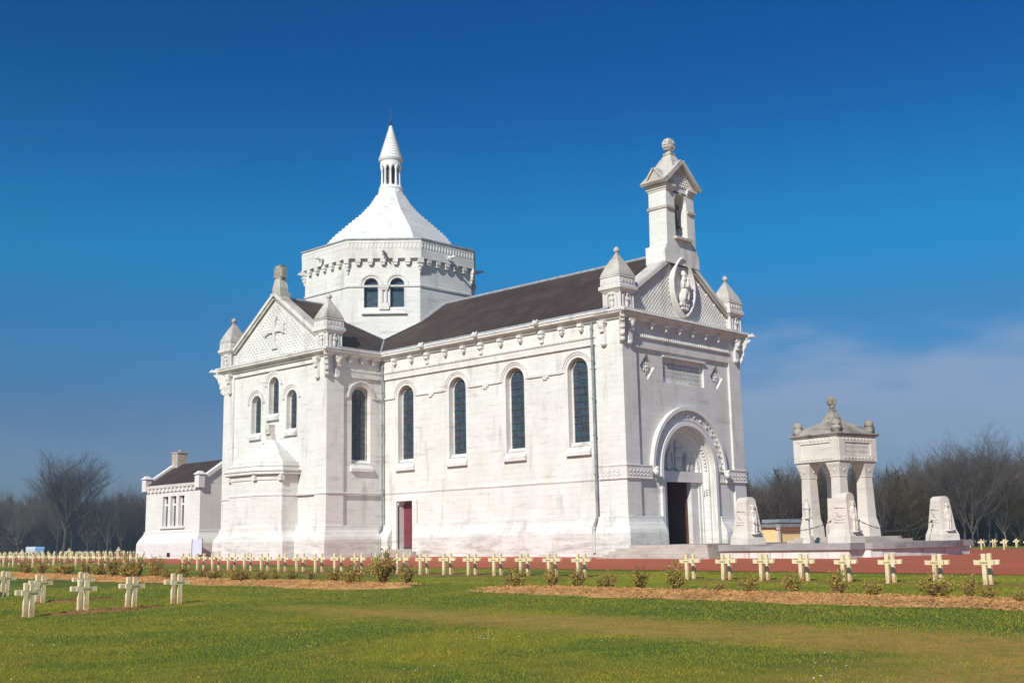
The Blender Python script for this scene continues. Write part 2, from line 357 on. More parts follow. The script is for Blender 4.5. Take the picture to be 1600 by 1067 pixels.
def tag(o, label=None, cat=None, group=None, kind=None):
    if label: o['label'] = label
    if cat: o['category'] = cat
    if group: o['group'] = group
    if kind: o['kind'] = kind
    return o
def empty(name, loc, label=None, cat=None, group=None, rz=0):
    o = bpy.data.objects.new(name, None); COL.objects.link(o); o.location = loc; o.rotation_euler = (0, 0, rz); o.empty_display_size = .3
    return tag(o, label, cat, group)
def copy_tree(o, parent=None):
    c = o.copy(); COL.objects.link(c)
    if parent is not None: mi = o.matrix_parent_inverse.copy(); c.parent = parent; c.matrix_parent_inverse = mi
    for ch in list(o.children): copy_tree(ch, c)
    return c

# ------------------------------------------------------------------ terrain
def terr(x, y):
    zx = .0195 * (max(-80, min(2, x)) + 17.5)
    if x > 2: zx -= .0115 * (min(x, 60) - 2)
    z = .41 + zx + .0085 * max(-60, min(58, y))
    if y > 150: z += .016 * (min(y, 280) - 150)
    return z
def axis(a, b, fine0, fine1, st, extra):
    v = set(extra) | {a, b}; x = fine0
    while x <= fine1: v.add(round(x, 3)); x += st
    k = st * 2; x = fine1
    while x < b: v.add(round(x, 2)); x += k; k *= 1.35
    k = st * 2; x = fine0
    while x > a: v.add(round(x, 2)); x -= k; k *= 1.35
    return sorted(t for t in v if a <= t <= b)
def sheet(name, mat, xs, ys, off, kind='structure', keep=None):
    m = MB(); nx, ny = len(xs), len(ys)
    vs = [(x, y, terr(x, y) + off) for y in ys for x in xs]
    fs = []
    for j in range(ny - 1):
        for i in range(nx - 1):
            if keep and not keep((xs[i] + xs[i + 1]) / 2, (ys[j] + ys[j + 1]) / 2): continue
            fs.append((j * nx + i, j * nx + i + 1, (j + 1) * nx + i + 1, (j + 1) * nx + i))
    m.add(vs, fs); o = m.build(name, mat); return tag(o, kind=kind)
EX, EY = [-80, 2, 60], [-60, 58, 150, 280]
sheet('lawn', 'lawn', axis(-1500, 2600, -60, 60, 4, EX), axis(-1500, 2600, -60, 130, 4, EY), 0)
# red gravel round the church, running off to the right and far to the left
sheet('gravel_forecourt', 'gravel', sorted(set([-12.2, 2, 60, 66] + list(np.arange(-12, 64, 4.0)))), sorted(set([-28.5, 58, 54] + list(np.arange(-26, 58, 4.0)))), .012)
sheet('gravel_path', 'gravel', [-12.2, -8, -4, 0, 2, 8, 14, 20, 28, 36, 44, 52], [54.2, 58, 64, 70, 78, 86], .008)
sheet('gravel_avenue', 'gravel', [-12.2, 2, 14], [-120, -90, -60, -40, -28.7], .01, keep=None)

# ================================================================== THE CHURCH
L0, P0, T0, W0 = 20.87, 4.7, 12.2, 12.0           # nave length to the transept, transept projection and width, facade width
CX, CY = 6.0, L0 + T0 / 2                          # middle of the crossing
CHY = L0 + T0 + 6.2                                # end of the choir
ZB, ZL, ZS, ZC = .45, 2.97, 5.08, 14.55            # ground, plinth line, string course, top of cornice
ch = empty('church', (6, 14, .75), 'large white stone church with slate roofs, octagonal tower with spirelet and a bell gable', 'church')
FOOT = [(W0, 0), (0, 0), (0, L0), (-P0, L0), (-P0, L0 + T0), (0, L0 + T0), (0, CHY), (W0, CHY), (W0, L0 + T0), (W0 + P0, L0 + T0), (W0 + P0, L0), (W0, L0)]
X1, Y1, Z1 = Vector((1, 0, 0)), Vector((0, 1, 0)), Vector((0, 0, 1))
def arch(uc, hw, z0, zs, n=14): return [(uc + hw, z0)] + [(uc + hw * cos(pi * i / n), zs + hw * sin(pi * i / n)) for i in range(n + 1)] + [(uc - hw, z0)]
def rect(u0, u1, z0, z1): return [(u0, z0), (u1, z0), (u1, z1), (u0, z1)]
IN = .14                                           # recess of the wall fields behind the piers
NAVEW = [3.47, 8.52, 13.6, 18.6]
# --- nave side wall (x = 0), facing -X
door_hole = [(17.83, ZB), (19.4, ZB), (19.4, 4.22), (19.18, 4.5), (18.05, 4.5), (17.83, 4.22)]
m = MB(); m.panel((IN, 0, 0), Y1, -X1, rect(1.9, L0 + .3, ZB, ZC - .1), [arch(c, .78, 7.05, 11.42) for c in NAVEW] + [door_hole], .48)
m.box(0, 1.2, 0, 1.95, ZB, ZC - .3)                                                     # corner pier
m.box(.004, IN + .3, 1.95, L0 - .004, 12.75, ZC - .3)                                   # upper band
c_ = MB(); c_.panel((0, 0, 0), Y1, -X1, rect(L0 + T0, CHY, ZB, ZC - .1)); c_.panel((W0, 0, 0), Y1, X1, rect(L0 + T0, CHY, ZB, ZC - .1)); c_.panel((0, CHY, 0), X1, Y1, rect(0, W0, ZB, ZC - .1)); c_.build('choir_wall', 'stone', ch)
c_ = MB(); c_.panel((W0, 0, 0), Y1, X1, rect(0, L0, ZB, ZC - .1)); c_.build('nave_wall', 'stone', ch)
m.box(-.012, IN + .1, 17.4, 17.83, 1.3, 4.55); m.box(-.012, IN + .1, 19.4, 19.83, 1.3, 4.55); m.box(-.012, IN + .1, 17.83, 19.4, 4.5, 4.62)
m.build('nave_wall', 'stone', ch)
# --- facade wall (y = 0), facing -Y
PC = 6.05
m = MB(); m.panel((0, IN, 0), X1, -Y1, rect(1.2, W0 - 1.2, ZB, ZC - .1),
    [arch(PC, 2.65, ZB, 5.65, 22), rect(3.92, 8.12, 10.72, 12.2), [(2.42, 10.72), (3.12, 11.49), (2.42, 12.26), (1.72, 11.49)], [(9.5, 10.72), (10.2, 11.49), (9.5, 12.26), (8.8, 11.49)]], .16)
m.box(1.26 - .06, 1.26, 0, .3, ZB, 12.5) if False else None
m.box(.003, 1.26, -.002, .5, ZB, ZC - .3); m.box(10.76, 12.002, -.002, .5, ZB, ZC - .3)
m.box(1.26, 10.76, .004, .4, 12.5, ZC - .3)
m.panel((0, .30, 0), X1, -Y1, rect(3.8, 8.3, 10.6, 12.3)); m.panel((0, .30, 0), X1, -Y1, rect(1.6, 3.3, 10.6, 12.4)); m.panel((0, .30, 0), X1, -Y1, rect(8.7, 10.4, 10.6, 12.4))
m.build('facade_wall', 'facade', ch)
# --- transept
TW = [(29.12, 9.35, 11.62), (27.03, 10.55, 12.72), (24.93, 9.35, 11.62)]
m = MB(); m.panel((-P0 + IN, 0, 0), Y1, -X1, rect(L0 + 1.2, L0 + T0 - 1.2, ZB, ZC - .1), [arch(c, .58, z0, zs) for c, z0, zs in TW], .42)
m.box(-P0, -P0 + 1.41, L0, L0 + 1.25, ZB, ZC - .3); m.box(-P0, -P0 + 1.41, L0 + T0 - 1.25, L0 + T0, ZB, ZC - .3)
m.box(-P0 + .004, -P0 + .4, L0 + 1.25, L0 + T0 - 1.25, 13.72, ZC - .3)
m.panel((0, L0 + IN, 0), X1, -Y1, rect(-P0 + 1.35, .3, ZB, ZC - .1), [arch(-1.72, .80, 7.05, 11.42)], .48)
m.box(-P0 + 1.41, -.003, L0 + .004, L0 + .4, 12.75, ZC - .3)
m.panel((0, L0 + T0, 0), X1, Y1, rect(-P0 + 1.4, 0, ZB, ZC - .1))
m.build('transept_wall', 'stone', ch); m = MB()
for s_ in (L0, L0 + T0): m.panel((0, s_, 0), X1, -Y1 if s_ == L0 else Y1, rect(W0, W0 + P0, ZB, ZC - .1))
m.panel((W0 + P0, 0, 0), Y1, X1, rect(L0, L0 + T0, ZB, ZC - .1))
m.build('transept_wall', 'stone', ch)

# --- plinth, strings, cornice
def cut(path_pts): return path_pts
pathA = [(PC + 2.95, 0), (W0, 0)][::-1]            # facade right of the portal, walked right to left
pathB = [(PC - 2.95, 0), (0, 0), (0, 17.4)]
pathC = [(0, 19.83)] + FOOT[2:]
PL = [(-.05, ZB), (.42, ZB), (.40, 2.05), (.34, 2.25), (.20, 2.48), (.10, 2.66), (.075, 2.82), (.075, 2.97), (-.05, 2.99)]
m = MB()
for p in (pathA, pathB, pathC + [(W0, 0)]): m.sweep(p, PL)
m.build('plinth', 'stone', ch)
FS = [(-.05, 5.0), (.07, 5.0), (.10, 5.06), (.05, 5.12), (.045, 5.72), (.08, 5.75), (.08, 5.80), (-.05, 5.83)]
frz = [MB(), MB()]; frz[0].sweep([(W0, 1.5), (W0, 0), (PC + 3.75, 0)], FS); frz[1].sweep([(PC - 3.75, 0), (0, 0), (0, 1.95)], FS)
for k in range(40):       # zigzag relief on the band
    for (a, b, O, U, Nn) in ((PC - 3.8, 0, Vector((0, -.045, 0)), X1, -Y1), (PC + 3.8, W0, Vector((0, -.045, 0)), X1, -Y1), (.45, 1.9, Vector((-.045, 0, 0)), Y1, -X1)):
        lo, hi_ = min(a, b), max(a, b); u = lo + .1 + k * .16
        if u > hi_ - .2: continue
        m = frz[0 if b == W0 else 1]
        for dz in (0, .2): m.obox(O + U * u + Z1 * (5.25 + dz), (U + Z1 * (.9 if k % 2 else -.9)).normalized(), Nn, (Z1 - U * (.9 if k % 2 else -.9)).normalized(), -.1, .1, -.01, .03, -.02, .02)
for q in frz: q.build('carved_frieze', 'trim', ch)
m = MB(); ST = [(-.05, 4.98), (.03, 5.0), (.055, 5.08), (-.05, 5.12)]
m.sweep([(IN, 1.95), (IN, L0 + .1)], ST); m.sweep([(0, L0), (-P0, L0), (-P0, 24.0)], [(-.05, 4.98), (.05, 5.0), (.065, 5.09), (-.05, 5.13)]); m.sweep([(-P0, 30.0), (-P0, L0 + T0), (0, L0 + T0), (0, CHY)], [(-.05, 4.98), (.05, 5.0), (.065, 5.09), (-.05, 5.13)])
m.sweep([(PC + 2.95 + .8, IN), (PC + 2.7, IN)], [(-.05, 4.96), (.06, 5.0), (.06, 5.1), (-.05, 5.13)]); m.sweep([(PC - 2.7, IN), (PC - 3.75, IN)], [(-.05, 4.96), (.06, 5.0), (.06, 5.1), (-.05, 5.13)])
m.build('string_course', 'trim', ch)
m = MB(); m.sweep([(W0, 3), (W0, 0), (0, 0), (0, L0), (-P0, L0), (-P0, L0 + T0), (0, L0 + T0), (0, CHY), (W0, CHY), (W0, 3)],
    [(-.1, 14.02), (.12, 14.04), (.18, 14.14), (.22, 14.24), (.45, 14.30), (.45, 14.42), (.50, 14.44), (.50, 14.55), (-.3, 14.57)])
co = m.build('cornice', 'trim', ch)
m = MB()                                             # dentils under the slab: cord moulding on the nave, teeth on the facade
def cord(O, U, Nn, u0, u1, z, st=.17, hh=.07):
    u = u0
    while u < u1: m.obox(Vector(O) + U * u + Z1 * z, (U + Z1 * .8).normalized(), Nn, (Z1 - U * .8).normalized(), -.09, .09, -.02, .05, -.035, .035); u += st
m.sweep([(0, 1.95), (0, L0 - .02)], [(-.03, 13.12), (.03, 13.13), (.03, 13.31), (-.03, 13.33)]); cord((-.03, 0, 0), Y1, -X1, 2.0, L0 - .1, 13.22)
m.sweep([(10.76, 0), (1.26, 0)], [(-.03, 13.05), (.03, 13.06), (.05, 13.32), (-.03, 13.34)])
u = 1.4
while u < 10.7: m.box(u, u + .1, -.11, -.04, 13.1, 13.26); u += .2
m.sweep([(0, L0), (-P0 + 1.4, L0)], [(-.03, 13.12), (.03, 13.13), (.03, 13.28), (-.03, 13.3)])
for (O, U, a, b, Nn) in (((0, -.505, 0), X1, -.45, 12.45, -Y1), ((-.505, 0, 0), Y1, -.45, 1.7, -X1)):   # diaper pattern on the cornice edge
    u = a
    while u < b: m.obox(Vector(O) + U * u + Z1 * 14.43, (U + Z1).normalized(), Nn, (Z1 - U).normalized(), -.035, .035, -.02, .02, -.035, .035); u += .13
m.build('dentil_band', 'trim', ch)

# --- corbels
def corbel(O, U, Nn, big=False, z=14.02, name='corbel', k=1.0):
    m = MB(); O = Vector(O); w = .13 * (1.5 if big else 1) * k
    m.obox(O + Z1 * z, U, Nn, Z1, -w * 1.25, w * 1.25, -.05, .30 * k, -.12, .05)
    m.obox(O + Z1 * z, U, Nn, Z1, -w, w, -.05, .22 * k, -.28, -.10)
    m.ell(O + Nn * .13 + Z1 * (z - .30 * k), (w * .95, w * 1.05, .13 * k), 8, 5, (U, Nn, Z1))
    if big: m.obox(O + Z1 * z, U, Nn, Z1, -w * .7, w * .7, -.05, .14, -.62, -.3); m.ell(O + Nn * .08 + Z1 * (z - .62), (w * .8, .12, .1), 8, 5, (U, Nn, Z1))
    m.build(name, 'trim', ch)
for i, y in enumerate([19.45, 17.75, 16.23, 14.44, 12.73, 11.2, 9.42, 7.76, 6.03, 4.4, 2.9]): corbel((0, y, 0), Y1, -X1, i % 3 == 2)
for x in (2.6, 3.97, 5.34, 6.7, 8.06, 9.43): corbel((x, 0, 0), X1, -Y1, False)
for x in (-2.9, -1.9, -.95): corbel((x, L0, 0), X1, -Y1, False, k=.85)
for y in (16.23, 11.2, 6.03):                        # carved water spouts on the cornice edge
    m = MB(); m.ell((-.62, y, 14.5), (.22, .17, .19), 9, 6); m.ell((-.8, y, 14.42), (.14, .11, .11), 8, 5); m.tube((-.3, y, 14.45), (-.7, y, 14.47), .12)
    for q in (-1, 1): m.ell((-.58, y + .15 * q, 14.64), (.08, .06, .09), 6, 4)
    m.build('carved_spout', 'trim', ch, True)

# --- corner piers: scrolled brackets and diagonal gargoyles
def pier_bracket(O, U, Nn):
    m = MB(); O = Vector(O)
    m.obox(O + Z1 * 13.95, U, Nn, Z1, -.24, .24, -.02, .38, -.1, .07); m.obox(O + Z1 * 13.6, U, Nn, Z1, -.15, .15, -.02, .34, -.25, .26)
    m.ell(O + Nn * .26 + Z1 * 13.72, (.2, .2, .24), 9, 6, (U, Nn, Z1)); m.obox(O + Z1 * 13.0, U, Nn, Z1, -.16, .16, -.02, .2, -.3, .4)
    m.ell(O + Nn * .1 + Z1 * 12.68, (.2, .16, .15), 9, 6, (U, Nn, Z1)); m.build('pier_bracket', 'trim', ch)
pier_bracket((0, 1.25, 0), Y1, -X1); pier_bracket((-P0, L0 + .9, 0), Y1, -X1)
pier_bracket((.55, 0, 0), X1, -Y1); pier_bracket((11.45, 0, 0), X1, -Y1); pier_bracket((-P0 + .75, L0, 0), X1, -Y1); pier_bracket((-P0, L0 + T0 - .9, 0), Y1, -X1)
def gargoyle(c, d, z=14.32, k=1.0, name='gargoyle'):
    m = MB(); c = Vector((c[0], c[1], z)); d = Vector((d[0], d[1], 0)).normalized(); n = Vector((-d.y, d.x, 0))
    m.ell(c + d * .1 * k, (.45 * k, .17 * k, .19 * k), 9, 6, (d, n, Z1)); m.ell(c + d * .55 * k + Z1 * .05 * k, (.3 * k, .14 * k, .15 * k), 9, 6, (d, n, Z1))
    m.ell(c + d * .82 * k + Z1 * .07 * k, (.16 * k, .13 * k, .14 * k), 8, 6, (d, n, Z1)); m.obox(c, d, n, Z1, .85 * k, 1.04 * k, -.07 * k, .07 * k, -.04 * k, .05 * k)
    for q in (-1, 1):
        m.ell(c + d * .78 * k + n * .1 * k * q + Z1 * .2 * k, (.05 * k, .04 * k, .09 * k), 6, 4, (d, n, Z1)); m.ell(c + d * .15 * k + n * .16 * k * q + Z1 * .08 * k, (.28 * k, .05 * k, .15 * k), 8, 5, (d, n, Z1))
        m.ell(c + d * .3 * k + n * .13 * k * q - Z1 * .22 * k, (.08 * k, .06 * k, .2 * k), 6, 4, (d, n, Z1))
    return m.build(name, 'trim', ch, True)
def gsupport(c, d):
    m = MB(); c = Vector((c[0], c[1], 0)); d = Vector((d[0], d[1], 0)).normalized(); n = Vector((-d.y, d.x, 0))
    P = [(-.1, 14.1), (.75, 14.1), (.72, 13.98), (.50, 13.85), (.42, 13.6), (.30, 13.4), (.28, 13.1), (.17, 12.95), (.16, 12.75), (.05, 12.6), (-.1, 12.6)]
    m.slab(c - n * .13, d, n, P, -.26)
    for z, o, r in ((13.88, .48, .17), (13.5, .30, .19), (13.12, .22, .15), (12.8, .12, .17)): m.ell(c + d * o + Z1 * z, (.13, r, .15), 9, 6, (d, n, Z1))
    m.build('gargoyle_bracket', 'trim', ch)
for c, d in (((-.3, -.3), (-1, -1)), ((12.3, -.3), (1, -1)), ((-P0 - .3, L0 - .3), (-1, -1)), ((-P0 - .3, L0 + T0 + .3), (-1, 1))): gargoyle((c[0] - d[0] * .12, c[1] - d[1] * .12), d, 14.30, .82)
for c, d in (((0, 0), (-1, -1)), ((12, 0), (1, -1)), ((-P0, L0), (-1, -1)), ((-P0, L0 + T0), (-1, 1))): gsupport(c, d)

# --- pinnacles with niche figures
def figure(m, O, U, Nn, h, k=1.0):
    """small robed standing figure in relief against a face"""
    O = Vector(O); f = lambda u, n, z: O + U * u + Nn * n + Z1 * z
    m.ell(f(0, .05, h * .28), (h * .16, h * .10, h * .30), 9, 7, (U, Nn, Z1)); m.ell(f(0, .06, h * .62), (h * .14, h * .09, h * .2), 9, 6, (U, Nn, Z1))
    m.ell(f(0, .09, h * .88), (h * .075, h * .075, h * .10), 8, 6, (U, Nn, Z1)); m.ell(f(0, .06, h * .9), (h * .12, h * .03, h * .13), 10, 5, (U, Nn, Z1))
    for q in (-1, 1): m.ell(f(q * h * .12, .1, h * .58), (h * .05, h * .06, h * .15), 7, 5, (U, Nn, Z1)); m.ell(f(q * h * .22, .03, h * .5), (h * .06, h * .03, h * .3), 7, 5, (U, Nn, Z1))
    m.ell(f(0, .13, h * .55), (h * .08, h * .05, h * .05), 7, 5, (U, Nn, Z1))
def pinnacle(cx, cy, h=.70):
    m = MB(); m.frus(cx, cy, 14.56, 15.72, h - .14, h - .14); 
    for sx in (-1, 1):
        for sy in (-1, 1): m.frus(cx + sx * (h - .12), cy + sy * (h - .12), 14.56, 15.5, .07, .07, 8)
    m.frus(cx, cy, 15.5, 15.72, h - .1, h + .08); m.frus(cx, cy, 15.72, 15.9, h + .1, h + .1); m.frus(cx, cy, 15.9, 16.02, h + .1, h - .04); m.frus(cx, cy, 16.0, 16.42, h + .02, h + .0); m.frus(cx, cy, 16.42, 16.5, h + .05, h - .02)
    for U, Nn in ((X1, -Y1), (Y1, -X1), (X1, Y1), (Y1, X1)):
        O = Vector((cx, cy, 0)) + Nn * (h - .14); m.band(O, U, Nn, 0, 15.2, .27, .40, 14.6, .09, 10)
        for q in (-.42, -.14, .14, .42): m.obox(Vector((cx, cy, 16.21)) + Nn * (h + .01), U, Nn, Z1, q - .09, q + .09, -.02, .03, -.11, .11)
    p = m.build('pinnacle', 'trim', ch)
    m = MB(); z = 16.5; r = h + .02
    for k in range(9): r2 = (h + .02) * (1 - ((k + 1) / 9.6) ** 1.2); m.frus(cx, cy, z, z + .155, r, r2 + .008); z += .155; r = r2
    m.frus(cx, cy, z - .03, z + .1, .10, .09, 8); m.build('pinnacle_cap', 'weather', p)
    m = MB(); m.ell((cx, cy, z + .2), (.19, .19, .18), 10, 8); m.ell((cx, cy, z + .37), (.08, .08, .06), 8, 5); m.build('pinnacle_ball', 'weather', p, True)
    for U, Nn in ((X1, -Y1), (Y1, -X1)):
        m = MB(); figure(m, Vector((cx, cy, 14.6)) + Nn * (h - .14), U, Nn, .92); m.build('angel_relief', 'trim', p, True)
for c in ((.42, .5), (11.58, .5), (-P0 + .45, L0 + .42), (-P0 + .45, L0 + T0 - .42)): pinnacle(*c)

# --- windows
def window(O, U, Nn, uc, hw, z0, zs, sill, hood, gz=None, depth=.45, wide=None):
    """O lies on the wall face; glass sits behind the reveal"""
    O = Vector(O); m = MB(); m.panel(O - Nn * (depth - .06), U, Nn, arch(uc, hw + .02, z0, zs)); w = m.build('window', 'trim', ch)
    g = MB(); r = hw - .17 if wide is None else wide
    g.panel(O - Nn * (depth - .10), U, Nn, arch(uc, r, z0 + .22, zs)); g.build('glass', 'glass', w)
    s_ = MB(); s_.slab(O, U, Nn, rect(uc - hw - .0, uc + hw + .0, z0 - .02, z0), .3)
    A = lambda u, n, z: O + U * u + Nn * n + Z1 * z
    s_.add([A(uc - hw, -depth + .1, z0 + .24), A(uc + hw, -depth + .1, z0 + .24), A(uc + hw + .02, .0, z0 - .12), A(uc - hw - .02, .0, z0 - .12), A(uc - hw, -depth + .1, z0 - .1), A(uc + hw, -depth + .1, z0 - .1)], [(0, 1, 2, 3), (0, 3, 4), (1, 5, 2)])
    s_.add([A(uc - hw - .10, .01, sill + .45), A(uc + hw + .10, .01, sill + .45), A(uc + hw + .14, .20, sill + .2), A(uc - hw - .14, .20, sill + .2), A(uc - hw - .14, .20, sill), A(uc + hw + .14, .20, sill), A(uc + hw + .12, -.02, sill), A(uc - hw - .12, -.02, sill)],
           [(0, 1, 2, 3), (3, 2, 5, 4), (4, 5, 6, 7), (0, 3, 4, 7), (1, 6, 5, 2)]); s_.build('sill', 'trim', w)
    b = MB()
    if hood: b.band(O, U, Nn, uc, zs, hood, hood + .12, zs - .02, .09, 20); b.band(O, U, Nn, uc, zs, hood - .12, hood, zs - .02, .045, 20)
    b.build('hood_mould', 'trim', w)
    b = MB(); b.band(O - Nn * (depth - .10), U, Nn, uc, zs, r - .01, r + .035, z0 + .25, .03, 14)      # frame and saddle bars beside the glass
    z = z0 + .5
    while z < zs + .2:
        b.obox(A(uc, -depth + .12, z), U, Nn, Z1, -r - .06, -r + .02, -.02, .02, -.03, .03); b.obox(A(uc, -depth + .12, z), U, Nn, Z1, r - .02, r + .06, -.02, .02, -.03, .03); z += .42
    b.build('window_frame', 'weather', w); b = MB(); z = z0 + .5
    while z < zs + hw * .4: b.obox(A(0, -depth + .12, z), U, Nn, Z1, uc - r, uc + r, -.01, .012, -.014, .014); z += .42
    for q in (-.33, .33): b.obox(A(0, -depth + .115, 0), U, Nn, Z1, uc + q * r - .01, uc + q * r + .01, -.01, .01, z0 + .25, zs + r * .9)
    b.build('glazing_bars', 'iron', w); return w
for c in NAVEW: window((IN, 0, 0), Y1, -X1, c, .78, 7.05, 11.42, 6.5, 1.08)
window((0, L0 + IN, 0), X1, -Y1, -1.72, .80, 7.05, 11.42, 6.5, 1.05)
for c, z0, zs in TW: window((-P0 + IN, 0, 0), Y1, -X1, c, .58, z0, zs, z0 - .28, .90, depth=.4)
STR = []                                             # string linking the hoods, with a small drop in the middle of each bay
seg = [(1.95, 3.47 - 1.2)] + [(NAVEW[i] + 1.2, NAVEW[i + 1] - 1.2) for i in range(3)] + [(18.6 + 1.2, L0 - .0)]
for a, b in seg:
    m = MB(); STR.append(m); m.box(IN - .09, IN + .02, a, b, 11.38, 11.5)
    if b - a > 2: c = (a + b) / 2; m.box(IN - .09, IN + .02, c - .16, c + .16, 11.16, 11.38); m.box(IN - .088, IN + .02, c - .32, c + .02, 11.27, 11.38)
m = MB(); STR.append(m); m.box(-P0 + 1.41, -2.95, L0 + IN - .09, L0 + IN + .02, 11.38, 11.5); m = MB(); STR.append(m); m.box(-.5, -.02, L0 + IN - .09, L0 + IN + .02, 11.38, 11.5)
for q in STR: q.build('hood_string', 'trim', ch)

# --- side door in the nave, with its steps
m = MB(); m.box(IN + .50, IN + .56, 17.8, 19.42, 1.3, 4.55); sd = m.build('side_door', 'redd', ch, label='dark red panelled side door')
m = MB()
for z0, z1 in ((1.55, 2.35), (2.5, 3.2), (3.3, 4.0)): m.box(IN + .47, IN + .502, 18.0, 18.55, z0, z1); m.box(IN + .47, IN + .502, 18.68, 19.22, z0, z1)
m.build('door_panel', 'redd', sd)
m = MB(); m.box(IN + .46, IN + .51, 17.84, 19.38, 1.42, 1.56); m.build('kick_plate', 'iron', sd)
m = MB(); m.panel((IN, 17.832, 0), X1, Y1, rect(.1, .9, 1.2, 4.5)); m.panel((IN, 19.398, 0), X1, -Y1, rect(.1, .9, 1.2, 4.5)); m.add([(IN + .1, 17.83, 4.498), (IN + .1, 19.4, 4.498), (IN + .9, 19.4, 4.498), (IN + .9, 17.83, 4.498)], [(0, 1, 2, 3)]); m.add([(-.2, 17.83, 1.38), (-.2, 19.4, 1.38), (1.0, 19.4, 1.38), (1.0, 17.83, 1.38)], [(0, 1, 2, 3)])
m.build('door_reveal', 'stone', ch)
st = MB(); st.box(-1.25, -.02, 16.6, 20.4, .6, 1.02); st.box(-.85, -.02, 17.0, 20.1, 1.0, 1.22); st.box(-.5, -.02, 17.4, 19.83, 1.2, 1.38); so_ = st.build('side_steps', 'step', ch)

# --- the portal
pt = MB(); O = Vector((0, 0, 0))
for (y, r0, r1, pr) in ((IN, 3.52, 3.74, .34), (IN, 2.98, 3.52, .10), (IN, 2.62, 2.86, .20), (IN + .02, 2.86, 2.98, .04)): pt.band((0, y, 0), X1, -Y1, PC, 5.65, r0, r1, 5.65 if r0 > 2.9 else .95, pr * .8, 40)
PTB = pt
m = PTB                                              # carved bosses on the broad archivolt and along the inner order
for i in range(15):
    a = pi * (i + .5) / 15; m.ell((PC + 3.25 * cos(a), IN - .12, 5.65 + 3.25 * sin(a)), (.11, .035, .11), 7, 5)
for i in range(34):
    a = pi * (i + .5) / 34; m.ell((PC + 2.4 * cos(a), .55, 5.65 + 2.4 * sin(a)), (.08, .1, .08), 6, 4)
for i in range(30):
    a = pi * (i + .5) / 30; c = Vector((PC + 3.47 * cos(a), IN - .14, 5.65 + 3.47 * sin(a))); m.ell(c, (.05, .05, .05), 6, 4)
for q in (-1, 1):
    for c in range(2): m.ell((PC + q * 3.6, -.14 - .08 * c, 5.52 - .10 * c), (.2, .15, .18), 9, 6)
    m.ell((PC + q * 3.6, -.26, 5.64), (.13, .12, .12), 8, 6)
for i in range(3):
    for j in range(3): m.ell((PC + 2.22 + .14 * i - .05, .62 - .1 * i, 4.6 - .14 * j), (.05, .05, .05), 6, 4)
po = pt.build('portal', 'trim', ch)
m = MB()                                             # splayed jambs and inner orders
def ring(r0, y0, r1, y1, zb=1.38, n=30, zs=5.65):
    a = [(PC + r0, y0, zb)] + [(PC + r0 * cos(pi * i / n), y0, zs + r0 * sin(pi * i / n)) for i in range(n + 1)] + [(PC - r0, y0, zb)]
    b = [(PC + r1, y1, zb)] + [(PC + r1 * cos(pi * i / n), y1, zs + r1 * sin(pi * i / n)) for i in range(n + 1)] + [(PC - r1, y1, zb)]
    k = len(a); m.add(a + b, [(i, i + 1, k + i + 1, k + i) for i in range(k - 1)])
ring(2.65, IN + .16, 2.65, .42); ring(2.65, .42, 2.5, .42); ring(2.5, .42, 2.3, .72); ring(2.3, .72, 2.18, .72); ring(2.18, .72, 2.18, .80); ring(2.18, .80, 1.95, .80); ring(1.95, .80, 1.9, .98)
m.build('portal_order', 'stone', po)
m = MB(); n = 24; m.panel((0, .98, 0), X1, -Y1, [(PC + 1.95 * cos(pi * i / n), 5.6 + 1.95 * sin(pi * i / n)) for i in range(n + 1)]); m.box(PC - 2.2, PC + 2.2, .70, 1.05, 5.0, 5.62)
m.box(PC - 2.62, PC - 1.22, .86, 1.4, 1.38, 5.0); m.box(PC + 1.22, PC + 2.62, .86, 1.4, 1.38, 5.0); m.build('tympanum', 'trim', po)
m = MB(); figure(m, (PC, .95, 5.65), X1, -Y1, 1.75); figure(m, (PC + .95, .95, 5.65), X1, -Y1, 1.15); figure(m, (PC - .95, .95, 5.65), X1, -Y1, 1.15)
for q in (-1, 1): m.ell((PC + q * 1.45, .95, 5.95), (.25, .08, .3)); m.ell((PC + q * .5, .95, 6.9), (.25, .06, .2))
m.build('tympanum_relief', 'trim', po, True)
m = MB(); m.box(PC - 1.24, PC + 1.24, 2.4, 2.5, 1.3, 5.1); m.box(PC - 1.5, PC + 1.5, 1.38, 2.5, 4.98, 5.1); m.build('dark_doorway', 'dark', po)  # near-black back and ceiling panels paint in the shade of the interior
m = MB(); m.obox((PC - 1.2, 1.15, 0), Vector((.55, 1, 0)).normalized(), X1, Z1, 0, 1.15, 0, .07, 1.38, 4.98)
for z0, z1 in ((1.6, 2.6), (2.8, 3.8), (4.0, 4.8)): m.obox((PC - 1.13, 1.15, 0), Vector((.55, 1, 0)).normalized(), X1, Z1, .15, .95, 0, .04, z0, z1)
m.build('door_leaf', 'wood', po)
m = MB(); m.obox((PC + 1.2, 1.15, 0), Vector((-.08, 1, 0)).normalized(), -X1, Z1, 0, 1.2, 0, .07, 1.38, 4.98)
for z0, z1 in ((1.6, 2.6), (2.8, 3.8), (4.0, 4.8)): m.obox((PC + 1.13, 1.15, 0), Vector((-.08, 1, 0)).normalized(), -X1, Z1, .15, 1.0, 0, .04, z0, z1)
m.build('door_leaf', 'wood', po)
m = MB(); m.box(PC - 2.65, PC + 2.65, -.3, 2.5, .9, 1.39); m.build('threshold', 'step', po)
